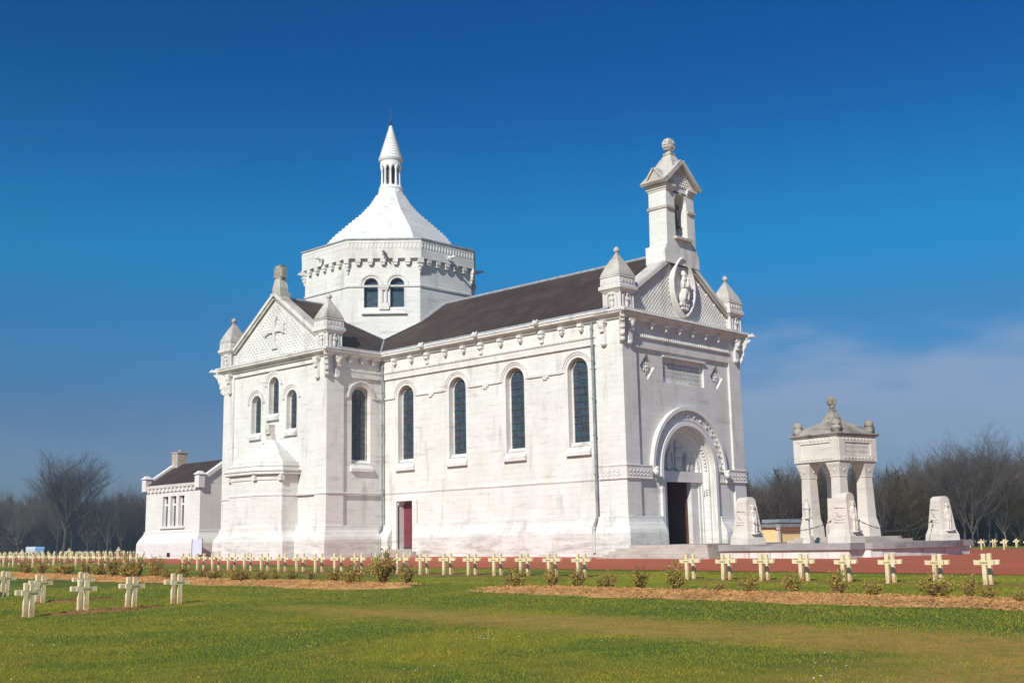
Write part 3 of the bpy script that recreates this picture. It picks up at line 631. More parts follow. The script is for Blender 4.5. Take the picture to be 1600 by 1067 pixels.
# --- facade tablet and lozenges
def text(body, loc, size, rot, name, parent, mat='ink', ext=.006, sx=1.0, align='LEFT'):
    cu = bpy.data.curves.new('t', 'FONT'); cu.body = body; cu.size = size; cu.extrude = ext; cu.align_x = align; cu.space_character = 1.05
    ob = bpy.data.objects.new('t', cu); COL.objects.link(ob); bpy.context.view_layer.update()
    me = bpy.data.meshes.new_from_object(ob.evaluated_get(bpy.context.evaluated_depsgraph_get())); bpy.data.objects.remove(ob)
    me.transform(Matrix.Translation(loc) @ rot.to_4x4() @ Matrix.Diagonal((sx, 1, 1, 1))); m = MB()
    m.add([tuple(v.co) for v in me.vertices], [tuple(p.vertices) for p in me.polygons]); bpy.data.meshes.remove(me); return m
RF = Matrix.Rotation(pi / 2, 3, 'X')                 # text plane facing -Y
m = MB(); m.panel((0, .294, 0), X1, -Y1, rect(3.93, 8.11, 10.72, 12.2)); m.box(3.86, 8.18, -.0, .16, 12.2, 12.3); tb = m.build('inscription_tablet', 'trim', ch)
m = MB()
for i, (t, sx, x) in enumerate((('VOUS QUI PASSEZ EN PÈLERINS PRÈS DE LEURS TOMBES', 1, 4.12), ('GRAVISSANT LEUR CALVAIRE ET SES SANGLANTS CHEMINS', 1, 4.12), ('ÉCOUTEZ LA CLAMEUR QUI SORT DES HÉCATOMBES', 1, 4.12), ('PEUPLES SOYEZ UNIS, HOMMES SOYEZ HUMAINS', 1, 4.12), ('MGR JULIEN', 1, 6.7))):
    q = text(t, Vector((0, 0, 0)), .24 if i < 4 else .15, Matrix.Identity(3), 't', None); w = max(v[0] for v in q.v); tw = 3.75 if i < 4 else 1.25
    m.add([(x + v[0] / w * tw, .288 + v[2] * .5, 11.78 - i * .24 + v[1] * .95) for v in q.v], q.f)
m.build('inscription_lettering', 'ink', tb)
for cx in (2.42, 9.5):
    m = MB(); 
    for a in range(8): m.ell((cx + .22 * cos(a * pi / 4), .27, 11.49 + .22 * sin(a * pi / 4)), (.11, .07, .11), 7, 5)
    m.ell((cx, .26, 11.49), (.12, .09, .12), 8, 5)
    for a in (pi / 4, 3 * pi / 4, -pi / 4, -3 * pi / 4): m.ell((cx + .0, .27, 11.49 + .42 * (1 if a > 0 else -1)), (.06, .04, .12), 6, 4)
    m.build('lozenge_rosette', 'trim', ch, True)

# --- facade gable
RZ, RY = 18.96, -.0
gs = .655
m = MB(); tri_ = [(1.2, 14.5), (10.8, 14.5), (10.8, 14.5 + .3), (6, 18.75), (1.2, 14.8)]
m.slab((0, .18, 0), X1, -Y1, [(.9, 14.5), (11.1, 14.5), (11.1, 15.45), (6, 18.8), (.9, 15.45)], .5)
fg = m.build('facade_gable', 'trim', ch)
m = MB(); s2 = .27
j = 0
z = 14.85
while z < 18.5:                                      # rows of small overlapping scales
    x = 1.2 + (s2 / 2 if j % 2 else 0)
    while x < 10.8:
        if abs(x - 6) < (18.55 - z) / gs * .98 and not (((x - 6.1) / 1.22) ** 2 + ((z - 16.6) / 1.85) ** 2 < 1): 
            c = Vector((x, .18, z)); r = s2 * .5; m.add([c + X1 * r, c + Z1 * r, c - X1 * r, c - Z1 * r - Y1 * .05, c - Y1 * .075], [(0, 1, 4), (1, 2, 4), (2, 3, 4), (3, 0, 4)])
        x += s2
    z += s2 / 2; j += 1
m.build('scale_pattern', 'stone', fg)
def coping(parent, O, U, Nn, uc, half, z0, slope, back, front=.22, t=.42, name='coping', zap=None):
    """two raking copings meeting at the apex; sloping slabs with flat ends"""
    m = MB(); O = Vector(O)
    for q in (-1, 1):
        L_ = half * sqrt(1 + slope * slope); d = (U * (-q) + Z1 * slope).normalized(); n = (Z1 + U * q * slope).normalized()
        base = O + U * (uc + q * half) + Z1 * z0
        m.obox(base, d, Nn, n, 0, L_ + .001 * q, -back, front, 0, t * .62); m.obox(base, d, Nn, n, .02, L_, front - .12, front - .04, -.2, 0)
    m.build(name, 'weather', parent)
    m = MB()
    for q in (-1, 1):
        L_ = half * sqrt(1 + slope * slope); d = (U * (-q) + Z1 * slope).normalized(); n = (Z1 + U * q * slope).normalized(); base = O + U * (uc + q * half) + Z1 * z0
        m.obox(base, d, Nn, n, 0, L_ - .03, front - .01, front + .05, -.02, t * .5)
    m.build('gable_moulding', 'trim', parent)
coping(fg, (0, .18, 0), X1, -Y1, 6, 4.95, 15.62, gs, .75, .20)
# mandorla with a seated robed figure holding a child
m = MB(); n = 40; ctr = (6.1, 16.66); A_, B_ = 1.02, 1.62
def vesica(k, i): t = 2 * pi * i / n; return (ctr[0] + A_ * k * sin(t) * (1 - .12 * abs(cos(t)) ** 2), ctr[1] + (B_ + (k - 1) * .8) * cos(t) * (1 + .06 * abs(cos(t)) ** 6))
for (k0, k1, y0, y1) in ((1.0, 1.16, -.18, -.10),):
    vs = []
    for k, y in ((k0, .2), (k0, -.12), (k0 + .04, -.2), (k1 - .04, -.2), (k1, -.12), (k1, .2)): vs += [(vesica(k, i)[0], y, vesica(k, i)[1]) for i in range(n)]
    fs = [(a * n + i, a * n + (i + 1) % n, (a + 1) * n + (i + 1) % n, (a + 1) * n + i) for a in range(5) for i in range(n)]; m.add(vs, fs)
m.add([(vesica(1.02, i)[0], .10, vesica(1.02, i)[1]) for i in range(n)], [tuple(range(n))])
md = m.build('mandorla', 'trim', fg)
m = MB(); e = lambda u, y, z, a, b, c: m.ell((ctr[0] + u * .88, y, ctr[1] + z * .93), (a * .85, b, c * .93), 12, 8)
e(0, -.06, -.75, .50, .20, .55); e(-.02, -.16, -.38, .38, .22, .34); e(0, -.08, .12, .27, .17, .48); e(.0, -.14, .52, .22, .13, .22); e(0, -.16, .84, .15, .14, .19); e(0, -.10, .90, .21, .13, .22)
e(.26, -.24, .22, .13, .12, .26); e(.28, -.28, .55, .095, .095, .11); e(-.26, -.2, .15, .09, .12, .30); e(.1, -.3, .0, .26, .10, .09); e(-.2, -.26, -.55, .12, .12, .35); e(.2, -.26, -.55, .12, .12, .35)
for q in (-.4, -.15, .15, .4): e(q, -.1, -1.18, .17, .12, .16); e(q * .7, -.1, -1.42, .14, .1, .13)
m.build('seated_figure', 'trim', md, True)

# --- bell gable
bx = 6.1
m = MB(); hw = 1.42; y0, y1 = -.1, 1.2
bt_out = [(bx - 1.78, 18.0), (bx + 1.78, 18.0), (bx + 1.76, 18.7), (bx + 1.5, 19.25), (bx + 1.43, 22.6), (bx - 1.43, 22.6), (bx - 1.5, 19.25), (bx - 1.76, 18.7)]
hole = arch(bx + .02, .62, 19.72, 21.95)
m.panel((0, y0, 0), X1, -Y1, bt_out, [hole], 1.3); m.panel((0, y1, 0), X1, Y1, bt_out, [hole], .0)
n_ = len(bt_out); m.add([(u, y0, z) for u, z in bt_out] + [(u, y1, z) for u, z in bt_out], [(i, (i + 1) % n_, n_ + (i + 1) % n_, n_ + i) for i in range(n_)])
m.box(bx - 1.62, bx + 1.62, y0 - .0 + .02, y1 + .25, 18.0, 19.1)
m.box(bx - 1.50, bx + 1.50, y0 + .003, y1 + .32, 18.9, 19.0) if False else None
bt = m.build('bell_gable', 'stone', ch)
m = MB()
for q in (-1, 1):
    for (z, h_, o) in ((21.4, .16, .10), (22.55, .12, .05), (22.67, .14, .12), (22.81, .12, .20)):
        xa, xb = (bx - hw - o, bx - .66) if q < 0 else (bx + .68, bx + hw + o)
        if z < 22: m2 = MB(); m2.box(xa, xb, y0 - o, y1 + o, z, z + h_); m2.build('band', 'weather', bt); m2 = MB()
        else: m2.box(xa, xb, y0 - o, y1 + o, z, z + h_)
    m2.build('pier_capital', 'trim', bt)
m.box(bx - .8, bx + .84, y0 - .22, y0 + .1, 19.56, 19.72)
m.build('opening_sill', 'weather', bt)
m = MB(); m.lathe(bx + .02, .62, [(.56, 20.55), (.50, 20.7), (.40, 21.1), (.34, 21.5), (.2, 21.75), (.05, 21.8)], 18); m.box(bx - .6, bx + .64, .5, .74, 21.8, 22.0); m.box(bx - .08, bx + .12, .55, .7, 19.9, 20.7); m.build('bell', 'iron', bt)
m = MB(); m.slab((0, y0 - .02, 0), X1, -Y1, [(bx - 1.5, 22.6), (bx + 1.5, 22.6), (bx + 1.7, 22.95), (bx, 24.45), (bx - 1.7, 22.95)], 1.3) if False else None
gab = [(bx - 1.62, 22.93), (bx + 1.62, 22.93), (bx, 24.35)]
m.slab((0, y0 - .04, 0), X1, -Y1, gab, y1 - y0 + .08)
m.panel((0, y0 - .0, 0), X1, -Y1, [(bx - .7, 22.5), (bx + .7, 22.5), (bx + .7, 22.95), (bx - .7, 22.95)])
for j in range(6):
    for i in range(-6, 7):
        x, z = bx + i * .22 + (.11 if j % 2 else 0), 23.05 + j * .17
        if abs(x - bx) < (24.15 - z) * 1.05: m.ell((x, y0 - .05, z), (.07, .05, .06), 6, 4)
m.build('bell_gable_pediment', 'trim', bt)
m = MB()
for q in (-1, 1):
    half, slope = 1.78, .86; L_ = half * sqrt(1 + slope ** 2); d = (X1 * (-q) + Z1 * slope).normalized(); n = (Z1 + X1 * q * slope).normalized(); base = Vector((bx + q * half, 0, 22.9))
    m.obox(base, d, Y1, n, 0, L_, y0 - .28, y1 + .28, .0, .2); m.obox(base, d, Y1, n, 0, L_, y0 - .34, y0 - .2, -.04, .24)
m.slab((bx - 1.66, (y0 + y1) / 2, 0), Y1, -X1, [(-.62, 23.05), (.62, 23.05), (0, 23.85)], .9)
for q in (-1, 1): d = (Y1 * -q + Z1 * 1.25).normalized(); n = (Z1 + Y1 * q * 1.25).normalized(); m.obox((bx - 1.74, (y0 + y1) / 2 + q * .72, 23.02), d, X1, n, 0, 1.15, 0, 1.2, 0, .12)
m.build('bell_gable_roof', 'weather', bt)
m = MB(); cy = (y0 + y1) / 2; m.frus(bx, cy, 23.7, 24.35, .74, .68); m.frus(bx, cy, 24.35, 24.85, .66, .42); m.frus(bx, cy, 24.85, 25.15, .40, .24); m.frus(bx, cy, 25.15, 25.24, .28, .28); m.frus(bx, cy, 25.24, 25.5, .16, .14)
m.build('finial_pedestal', 'weather', bt)
m = MB(); m.tube((bx, cy - .22, 25.80), (bx, cy + .22, 25.80), .40, .40, 24); 
for yy in (cy - .24, cy + .24):
    for a in range(4): m.obox((bx, yy, 25.80), Vector((cos(a * pi / 2 + pi / 4), 0, sin(a * pi / 2 + pi / 4))), Y1, Vector((-sin(a * pi / 2 + pi / 4), 0, cos(a * pi / 2 + pi / 4))), .06, .3, -.04, .04, -.07, .07)
for a in range(16): m.ell((bx + .41 * cos(a * pi / 8), cy, 25.80 + .41 * sin(a * pi / 8)), (.05, .2, .05), 6, 4)
m.build('wheel_cross', 'weather', bt)

# --- transept gable
tg = MB(); tg.slab((-P0 + .15, 0, 0), Y1, -X1, [(L0 + 1.0, 14.5), (L0 + T0 - 1.0, 14.5), (L0 + T0 - 1.0, 15.4), (CY, 18.95), (L0 + 1.0, 15.4)], .5)
tgo = tg.build('transept_gable', 'trim', ch)
coping(tgo, (-P0 + .15, 0, 0), Y1, -X1, CY, 4.98, 15.6, .69, .6, .20, t=.40)
m = MB(); j = 0; z = 14.85
while z < 18.4:                                      # staggered little blocks as relief
    y = L0 + 1.3 + (.21 if j % 2 else 0)
    while y < L0 + T0 - 1.3:
        if abs(y - CY) < (18.45 - z) / .69: m.obox((-P0 + .15, y, z), (Y1 + Z1 * .6).normalized(), -X1, (Z1 - Y1 * .6).normalized(), -.12, .12, 0, .05, -.06, .06)
        y += .42
    z += .19; j += 1
m.build('relief_pattern', 'stone', tgo)
m = MB(); zc, yc = 16.55, CY                          # flared cross in relief
for a in range(4):
    d = (cos(a * pi / 2), sin(a * pi / 2)); n = (-d[1], d[0]); l = 1.15 if a != 1 else .95; l = 1.3 if a == 3 else l
    P = [(yc + n[0] * .12, zc + n[1] * .12), (yc + d[0] * l * .6 + n[0] * .14, zc + d[1] * l * .6 + n[1] * .14), (yc + d[0] * l + n[0] * .34, zc + d[1] * l + n[1] * .34), (yc + d[0] * l - n[0] * .34, zc + d[1] * l - n[1] * .34), (yc + d[0] * l * .6 - n[0] * .14, zc + d[1] * l * .6 - n[1] * .14), (yc - n[0] * .12, zc - n[1] * .12)]
    m.slab((-P0 + .15 - .16 - .003 * a, 0, 0), Y1, -X1, P, .2)
m.slab((-P0 + .15 - .18, 0, 0), Y1, -X1, [(yc + .26 * cos(t * pi / 6), zc + .26 * sin(t * pi / 6)) for t in range(12)], .2)
m.build('cross_relief', 'trim', tgo)
m = MB(); fx = -P0 + .5
m.obox((fx, CY, 0), X1, Y1, Z1, -.42, .42, -.62, .62, 18.7, 19.25); m.obox((fx, CY, 0), X1, Y1, Z1, -.34, .34, -.46, .46, 19.25, 19.6); m.prism([(fx - .34, CY - .46), (fx + .34, CY - .46), (fx + .34, CY + .46), (fx - .34, CY + .46)], 19.6, 20.25, [(fx - .27, CY - .3), (fx + .27, CY - .3), (fx + .27, CY + .3), (fx - .27, CY + .3)])
pd = m.build('gable_pedestal', 'weather', tgo)
m = MB()
for a in range(4):
    t = a * pi / 2; d = (cos(t), sin(t)); n = (-d[1], d[0]); c0 = (CY, 20.72)
    P = [(c0[0] + n[0] * .1, c0[1] + n[1] * .1), (c0[0] + d[0] * .5 + n[0] * .38, c0[1] + d[1] * .5 + n[1] * .38), (c0[0] + d[0] * .5 - n[0] * .38, c0[1] + d[1] * .5 - n[1] * .38), (c0[0] - n[0] * .1, c0[1] - n[1] * .1)]
    m.slab((fx - .22 - .003 * a, 0, 0), Y1, -X1, P, .42)
m.tube((fx - .26, CY, 20.72), (fx + .26, CY, 20.72), .2, .2, 14); m.build('flared_cross', 'lichen', pd)

# --- projecting altar bay under the transept windows
xf = -P0 - 1.22
bay = [(-P0 + .2, 24.05), (-5.86, 24.05), (-6.95, 25.45), (-6.95, 28.6), (-5.86, 30.0), (-P0 + .2, 30.0)]
def boff(o): 
    return [(-P0 + .2, 24.05 - o), (-5.86 - o * .45, 24.05 - o), (-6.95 - o, 25.45 - o * .5), (-6.95 - o, 28.6 + o * .5), (-5.86 - o * .45, 30.0 + o), (-P0 + .2, 30.0 + o)]
m = MB(); m.prism(boff(0), ZB, 6.05)
for o, z0, z1 in ((.38, ZB, 2.1),): m.prism(boff(.36), z0, 2.05); m.prism(boff(.36), 2.05, 2.5, boff(.12)); m.prism(boff(.12), 2.5, 2.7, boff(.06)); m.prism(boff(.06), 2.7, 2.97)
m.prism(boff(.04), 5.0, 5.1)
b_ = m.build('altar_bay', 'stone', ch)
m = MB(); m.prism(boff(.06), 6.05, 6.42); m.prism(boff(.28), 6.42, 6.62); m.prism(boff(.34), 6.62, 6.72); m.prism(boff(.1), 6.72, 6.95); m.prism(boff(.14), 6.95, 7.06)
m.build('bay_cornice', 'trim', b_)
m = MB()
for (x, y) in ((-6.98, 25.5), (-6.98, 28.5), (-5.95, 24.02)): m = MB(); m.box(x - .16, x + .16, y - .16, y + .16, 6.0, 6.42); m.build('bay_bracket', 'trim', b_)
m = MB(); z = 7.06
for k in range(9):
    f = 1 - (k + .0) / 9.5; cyb = 27.03; P = [(-P0 + .1 + (x + P0 - .1) * f, cyb + (y - cyb) * f) for x, y in boff(.08)]; m.prism(P, z, z + .205); z += .205
m.build('stepped_roof', 'stone', b_)
m = MB(); m.box(-P0 - .2, -P0 + .2, 26.7, 27.4, 8.8, 9.3); m.box(-P0 - .35, -P0 + .2, 26.8, 27.3, 9.3, 9.95); m.ell((-P0 - .35, 27.05, 9.65), (.1, .2, .2)); m.build('rosette_block', 'weather', b_)

# --- roofs
EZ, EO, SL = 14.60, .35, (18.96 - 14.60) / 6.35
def roof(name, pts, fs, parent=ch, mat='roof'): m = MB(); m.add(pts, fs); return m.build(name, mat, parent)
def gable_roof(name, ax, a0, a1, c, half, ends=True):
    q = lambda a, b, z: (b, a, z) if ax == 'y' else (a, b, z)
    m = MB(); V = [q(a0, c - half, EZ), q(a1, c - half, EZ), q(a1, c, EZ + half * SL), q(a0, c, EZ + half * SL), q(a0, c + half, EZ), q(a1, c + half, EZ)]
    m.add(V, [(0, 1, 2, 3), (3, 2, 5, 4), (0, 3, 4), (1, 5, 2)]); o = m.build(name, 'roof', ch)
    r = MB(); r.tube(q(a0, c, EZ + half * SL + .02), q(a1, c, EZ + half * SL + .02), .09, .09, 6); r.build('ridge_tiles', 'lead', o)
    g = MB()
    for s_ in (-1, 1):
        p0, p1 = Vector(q(a0, c + s_ * (half + .06), EZ - .0)), Vector(q(a1, c + s_ * (half + .06), EZ))
        if name != 'transept_roof': g.tube(p0, p1, .07, .07, 6)
    if g.v: g.build('gutter_edge', 'lead', o)
    return o
gable_roof('nave_roof', 'y', .7, CHY + .1, 6, 6.35)
tr = gable_roof('transept_roof', 'x', -P0 + .5, W0 + P0 - .1, CY, 6.35)
m = MB(); m.tube((-P0 + .6, CY - 6.42, EZ), (-.5, CY - 6.42, EZ), .07, .07, 6); m.build('gutter_edge', 'lead', tr)
# drum geometry
DA, DC = 6.20, 2.56
def octo(a, c=None): c = c if c is not None else a * DC / DA; return [(CX - a, CY - c), (CX - c, CY - a), (CX + c, CY - a), (CX + a, CY - c), (CX + a, CY + c), (CX + c, CY + a), (CX - c, CY + a), (CX - a, CY + c)]
# flashing: valley and the foot of the drum
m = MB(); v0 = Vector((-.35, L0 - .25, EZ + .02)); dn = (CX - DA) + (CY - DC)          # diagonal face: x + y = dn
t = (dn - (v0.x + v0.y)) / 2; tip = v0 + Vector((t, t, t * SL)); m.tube(v0, tip, .06, .06, 5)
def zr_n(x): return EZ + (x + .35) * SL
def zr_t(y): return EZ + (y - (CY - 6.35)) * SL
pA = Vector((CX - DC - .02, CY - DA - .02, zr_n(CX - DC) + .04)); pB = Vector((CX - DA - .02, CY - DC - .02, zr_t(CY - DC) + .04)); tp = Vector((tip.x - .03, tip.y - .03, tip.z + .05))
m.tube(tp, pA, .05, .05, 5); m.tube(tp, pB, .05, .05, 5); m.tube(pA, (CX, CY - DA - .03, EZ + 6.35 * SL + .05), .08, .08, 5); m.build('flashing', 'lead', ch)

# --- drum
dg = lambda n_: Vector(n_).normalized()
DF = [(dg((-1, -1, 0)), Vector((CX - (DA + DC) / 2, CY - (DA + DC) / 2, 0))), (dg((1, -1, 0)), Vector((CX + (DA + DC) / 2, CY - (DA + DC) / 2, 0))), (dg((1, 1, 0)), Vector((CX + (DA + DC) / 2, CY + (DA + DC) / 2, 0))), (dg((-1, 1, 0)), Vector((CX - (DA + DC) / 2, CY + (DA + DC) / 2, 0)))]
m = MB(); oc = octo(DA, DC)
for i in range(8):
    a, b = Vector((*oc[i], 0)), Vector((*oc[(i + 1) % 8], 0)); U = (b - a).normalized(); Nn = Vector((U.y, -U.x, 0)); ln = (b - a).length
    diag = abs(U.x) > .1 and abs(U.y) > .1; h = [arch(ln / 2 + s_ * .93, .50, 18.35, 20.02) for s_ in (-1, 1)] if diag else []
    m.panel(a, U, Nn, rect(0, ln, 14, 21.9), h, .5)
dr = m.build('tower_drum', 'stone', ch)
m = MB(); o2 = octo(DA + .24, DC + .10)
m.prism(o2, 21.9, 23.28)
m.build('tower_parapet', 'trim', dr)
m = MB(); m.prism(octo(DA + .31, DC + .13), 23.28, 23.38); m.build('parapet_capping', 'lead', dr)
m = MB(); pth = octo(DA, DC)[::-1]; m.sweep(pth, [(-.03, 19.82), (.07, 19.84), (.09, 19.96), (-.03, 20.0)], True)
m.build('tower_string', 'trim', dr)
m = MB()                                             # row of tiny arcaded notches, corbel table
for i in range(8):
    a, b = Vector((*o2[i], 0)), Vector((*o2[(i + 1) % 8], 0)); U = (b - a).normalized(); Nn = Vector((U.y, -U.x, 0)); ln = (b - a).length; k = int(ln / .27)
    for q in range(k): m.obox(a + U * (ln * (q + .5) / k), U, Nn, Z1, -.05, .05, -.02, .03, 22.66, 23.06)
    m.obox(a, U, Nn, Z1, .05, ln - .05, -.02, .032, 23.06, 23.11)
m.build('parapet_arcading', 'stone', dr)
for i in range(8):
    m = MB(); a, b = Vector((*o2[i], 0)), Vector((*o2[(i + 1) % 8], 0)); U = (b - a).normalized(); Nn = Vector((U.y, -U.x, 0)); ln = (b - a).length; nb = 6
    for q in range(nb):
        u0_, u1_ = ln * q / nb, ln * (q + 1) / nb
        m.obox(a, U, Nn, Z1, u1_ - .26, u1_ - .0 if q == nb - 1 else u1_ + .12, -.25, .02, 21.62, 21.9) if q < nb - 1 else None
        m.obox(a, U, Nn, Z1, u1_ - .2, u1_ + .06, -.25, -.02, 21.45, 21.63) if q < nb - 1 else None
    m.obox(a, U, Nn, Z1, .05, ln - .05, -.02, .025, 21.9, 21.98)
    # pendant corbel at the corner
    c = Vector((*o2[i], 0)); e_ = (c - Vector((CX, CY, 0))).normalized(); t_ = Vector((-e_.y, e_.x, 0))
    m.obox(c, e_, t_, Z1, -.4, .05, -.2, .2, 21.55, 21.9); m.obox(c, e_, t_, Z1, -.4, -.02, -.15, .15, 21.3, 21.55); m.ell(c - e_ * .2 + Z1 * 21.2, (.16, .15, .24), 8, 6, (e_, t_, Z1)); m.ell(c - e_ * .22 + Z1 * 20.9, (.08, .08, .14), 7, 5)
    m.build('corbel_table', 'trim', dr)
    mid = (a + b) / 2; g_ = gargoyle((mid.x + Nn.x * .1, mid.y + Nn.y * .1), Nn, 22.28, .62, 'tower_gargoyle')
for Nn, c in DF:
    U = Vector((-Nn.y, Nn.x, 0)); U = -U if U.x < 0 else U
    w = MB()
    for s_ in (-1, 1): w.band(c, U, Nn, s_ * .93, 20.02, .68, .84, 19.98, .07, 20); w.panel(c - Nn * .42, U, Nn, arch(s_ * .93, .52, 18.3, 20.02)); w.band(c, U, Nn, s_ * .93, 20.02, .50, .56, 18.5, .03, 16)
    wo = w.build('twin_window', 'trim', dr)
    g = MB()
    for s_ in (-1, 1): g.panel(c - Nn * .30, U, Nn, arch(s_ * .93, .45, 18.4, 20.02))
    g.build('glass', 'darkglass' if False else 'glass', wo)
    k = MB(); A = lambda u, n, z: c + U * u + Nn * n + Z1 * z
    k.obox(c, U, Nn, Z1, -1.6, 1.6, -.1, .2, 17.86, 17.95); k.add([A(-1.5, .16, 17.95), A(1.5, .16, 17.95), A(1.45, -.32, 18.45), A(-1.45, -.32, 18.45), A(-1.5, -.4, 17.95), A(1.5, -.4, 17.95)], [(0, 1, 2, 3), (0, 3, 4), (1, 5, 2)])
    k.obox(c, U, Nn, Z1, -.36, .36, -.1, .16, 18.2, 18.5); k.obox(c, U, Nn, Z1, -.3, .3, -.1, .12, 18.5, 18.66)
    for s_ in (-.16, .16): k.tube(A(s_, .04, 18.66), A(s_, .04, 19.6), .105, .095, 8)
    k.add([A(-.26, .14, 19.6), A(.26, .14, 19.6), A(.42, .2, 19.98), A(-.42, .2, 19.98), A(-.26, -.1, 19.6), A(.26, -.1, 19.6), A(.42, -.1, 19.98), A(-.42, -.1, 19.98)], [(0, 1, 2, 3), (0, 3, 7, 4), (1, 5, 6, 2), (3, 2, 6, 7)])
    for q in range(5): k.ell(A(-.3 + .15 * q, .16, 19.8), (.06, .05, .1), 6, 4)
    k.build('mullion_and_sill', 'trim', wo)
# --- stepped concave roof of the drum, lantern and spirelet
prof = [(23.3, 5.0), (24.1, 4.62), (24.61, 4.22), (25.65, 3.2), (26.56, 2.26), (27.48, 1.52), (28.38, 1.02)]
def rad(z):
    for (za, ra), (zb, rb) in zip(prof, prof[1:]):
        if z <= zb: return ra + (rb - ra) * (z - za) / (zb - za)
    return prof[-1][1]
m = MB(); z = 23.3; n = 21; dz = (28.38 - 23.3) / n
for k in range(n): m.prism(octo(rad(z) + .055), z, z + dz * .42); m.prism(octo(rad(z) + .01), z + dz * .42, z + dz + .001); z += dz
dro = m.build('tower_roof', 'drumroof', ch)
m = MB(); m.frus(CX, CY, 28.38, 28.62, 1.0, .96, 8, pi / 8); m.frus(CX, CY, 28.62, 28.95, .98, .92, 16, 0); m.lathe(CX, CY, [(.92, 28.9), (.98, 28.98), (.92, 29.1), (.84, 29.2)], 24); 
ln_ = m.build('lantern', 'drumroof', ch, False); m = MB(); m.lathe(CX, CY, [(.80, 30.78), (.84, 30.85), (.84, 31.2), (.93, 31.3), (.98, 31.42), (.9, 31.48)], 24); m.build('entablature', 'drumroof', ln_)
m = MB(); m.lathe(CX, CY, [(.50, 29.1), (.48, 31.0)], 16); m.build('lantern_shade_core', 'iron', ln_)  # added dark core: paints in the shade of the hollow between the columns
for i in range(10):
    a = 2 * pi * i / 10 + .2; c = (CX + .70 * cos(a), CY + .70 * sin(a)); m = MB(); m.lathe(c[0], c[1], [(.15, 29.15), (.15, 29.3), (.09, 29.4), (.08, 30.5), (.14, 30.65), (.16, 30.85)], 8); m.build('lantern_column', 'drumroof', ln_, True)
m = MB(); z = 31.46; r = .92; pr_ = []
for k in range(12): r2 = .92 * (1 - (k + 1) / 13.0); pr_ += [(r + .03, z), (r + .03, z + .08), (r - .02, z + .085), (r2 + .0, z + .235)]; z += .235; r = r2
m.lathe(CX, CY, pr_, 20); m.build('spirelet', 'drumroof', ln_)
m = MB(); m.lathe(CX, CY, [(.08, z - .05), (.14, z + .12), (.06, z + .2)], 10); m.ell((CX, CY, z + .32), (.11, .11, .11), 8, 6); m.tube((CX, CY, z + .3), (CX, CY, z + 1.45), .035, .018, 5); m.build('lightning_rod', 'iron', ln_)

# --- downpipes
def pipe(x, y, nx, ny, ztop=14.1, name='downpipe'):
    m = MB(); m.tube((x, y, 2.95), (x, y, ztop), .075, .075, 8); m.tube((x, y, 2.97), (x + nx * .36, y + ny * .36, 2.35), .075, .075, 8)
    for z in (5.3, 7.5, 9.6, 11.8, 13.6): m.tube((x, y, z), (x, y, z + .08), .11, .11, 8)
    o = m.build(name, 'pipe', ch); m = MB(); m.tube((x + nx * .36, y + ny * .36, 1.0), (x + nx * .36, y + ny * .36, 2.38), .095, .095, 8); m.tube((x + nx * .36, y + ny * .36, 2.3), (x + nx * .36, y + ny * .36, 2.42), .12, .12, 8); m.build('pipe_foot', 'pipew', o)
pipe(-.10, 2.12, -1, 0); pipe(-.12, L0 - .16, -1, 0)

# ------------------------------------------------------------------ annex
an = empty('annex_building', (-2.3, 39.6, 1.2), 'low white stone annex with slate roof, chimney and three narrow windows, left of church', 'outbuilding')
ax, ay0, ay1, axb = -4.8, 35.75, 43.5, .4
m = MB(); m.panel((ax, 0, 0), Y1, -X1, rect(ay0, ay1, .6, 6.45), [rect(41.03 - .80, 41.03, 3.38, 5.62), rect(39.87 - .80, 39.87, 3.38, 5.62), rect(38.71 - .8, 38.71, 3.38, 5.62)], .38)
rz_ = 8.3; rx_ = -2.25
for y, nn in ((ay0, -Y1), (ay1, Y1)): m.panel((0, y, 0), X1, nn, [(ax, .6), (axb, .6), (axb, 6.45), (rx_, rz_), (ax, 6.45)])
m.panel((axb, 0, 0), Y1, X1, rect(ay0, ay1, .6, 6.45)); m.build('wall', 'annex', an)
m = MB(); m.sweep([(axb, ay0), (ax, ay0), (ax, ay1), (axb, ay1)], [(-.05, .6), (.5, .6), (.46, 2.1), (.36, 2.35), (.15, 2.7), (.08, 2.85), (.08, 3.0), (-.05, 3.02)]); m.build('plinth', 'annex', an)
m = MB(); m.sweep([(ax, ay0), (ax, ay1)], [(-.05, 6.25), (.16, 6.28), (.22, 6.5), (-.05, 6.52)])
for k in range(13): y = ay0 + .5 + k * (ay1 - ay0 - 1) / 12; m.box(ax - .16, ax + .05, y - .11, y + .11, 6.0, 6.25)
m.sweep([(ax, ay0), (ax, ay1)], [(-.05, 5.93), (.06, 5.95), (.06, 6.05), (-.05, 6.07)]); m.build('cornice', 'annex', an)
m = MB(); m.add([(ax - .2, ay0 + .3, 6.5), (ax - .2, ay1 - .3, 6.5), (rx_, ay1 - .3, rz_), (rx_, ay0 + .3, rz_), (axb, ay0 + .3, 6.5), (axb, ay1 - .3, 6.5)], [(0, 1, 2, 3), (3, 2, 5, 4)]); rf = m.build('roof', 'roof', an)
for y in (ay0 + .05, ay1 - .05):
    m = MB()
    for q, xe in ((-1, ax - .1), (1, axb)):
        half = abs(rx_ - xe); sl_ = (rz_ - 6.5) / half; d = Vector((-q, 0, sl_)).normalized(); n = Vector((q * sl_, 0, 1)).normalized(); m.obox((xe, y, 6.52), d, Y1, n, 0, half * sqrt(1 + sl_ ** 2), -.2, .25, -.1, .16)
    m.box(ax - .28, ax + .22, y - .28, y + .3, 6.1, 7.05); m.frus(ax - .03, y + .01, 7.05, 7.3, .36, .12)
    m.build('parapet', 'annex', an)
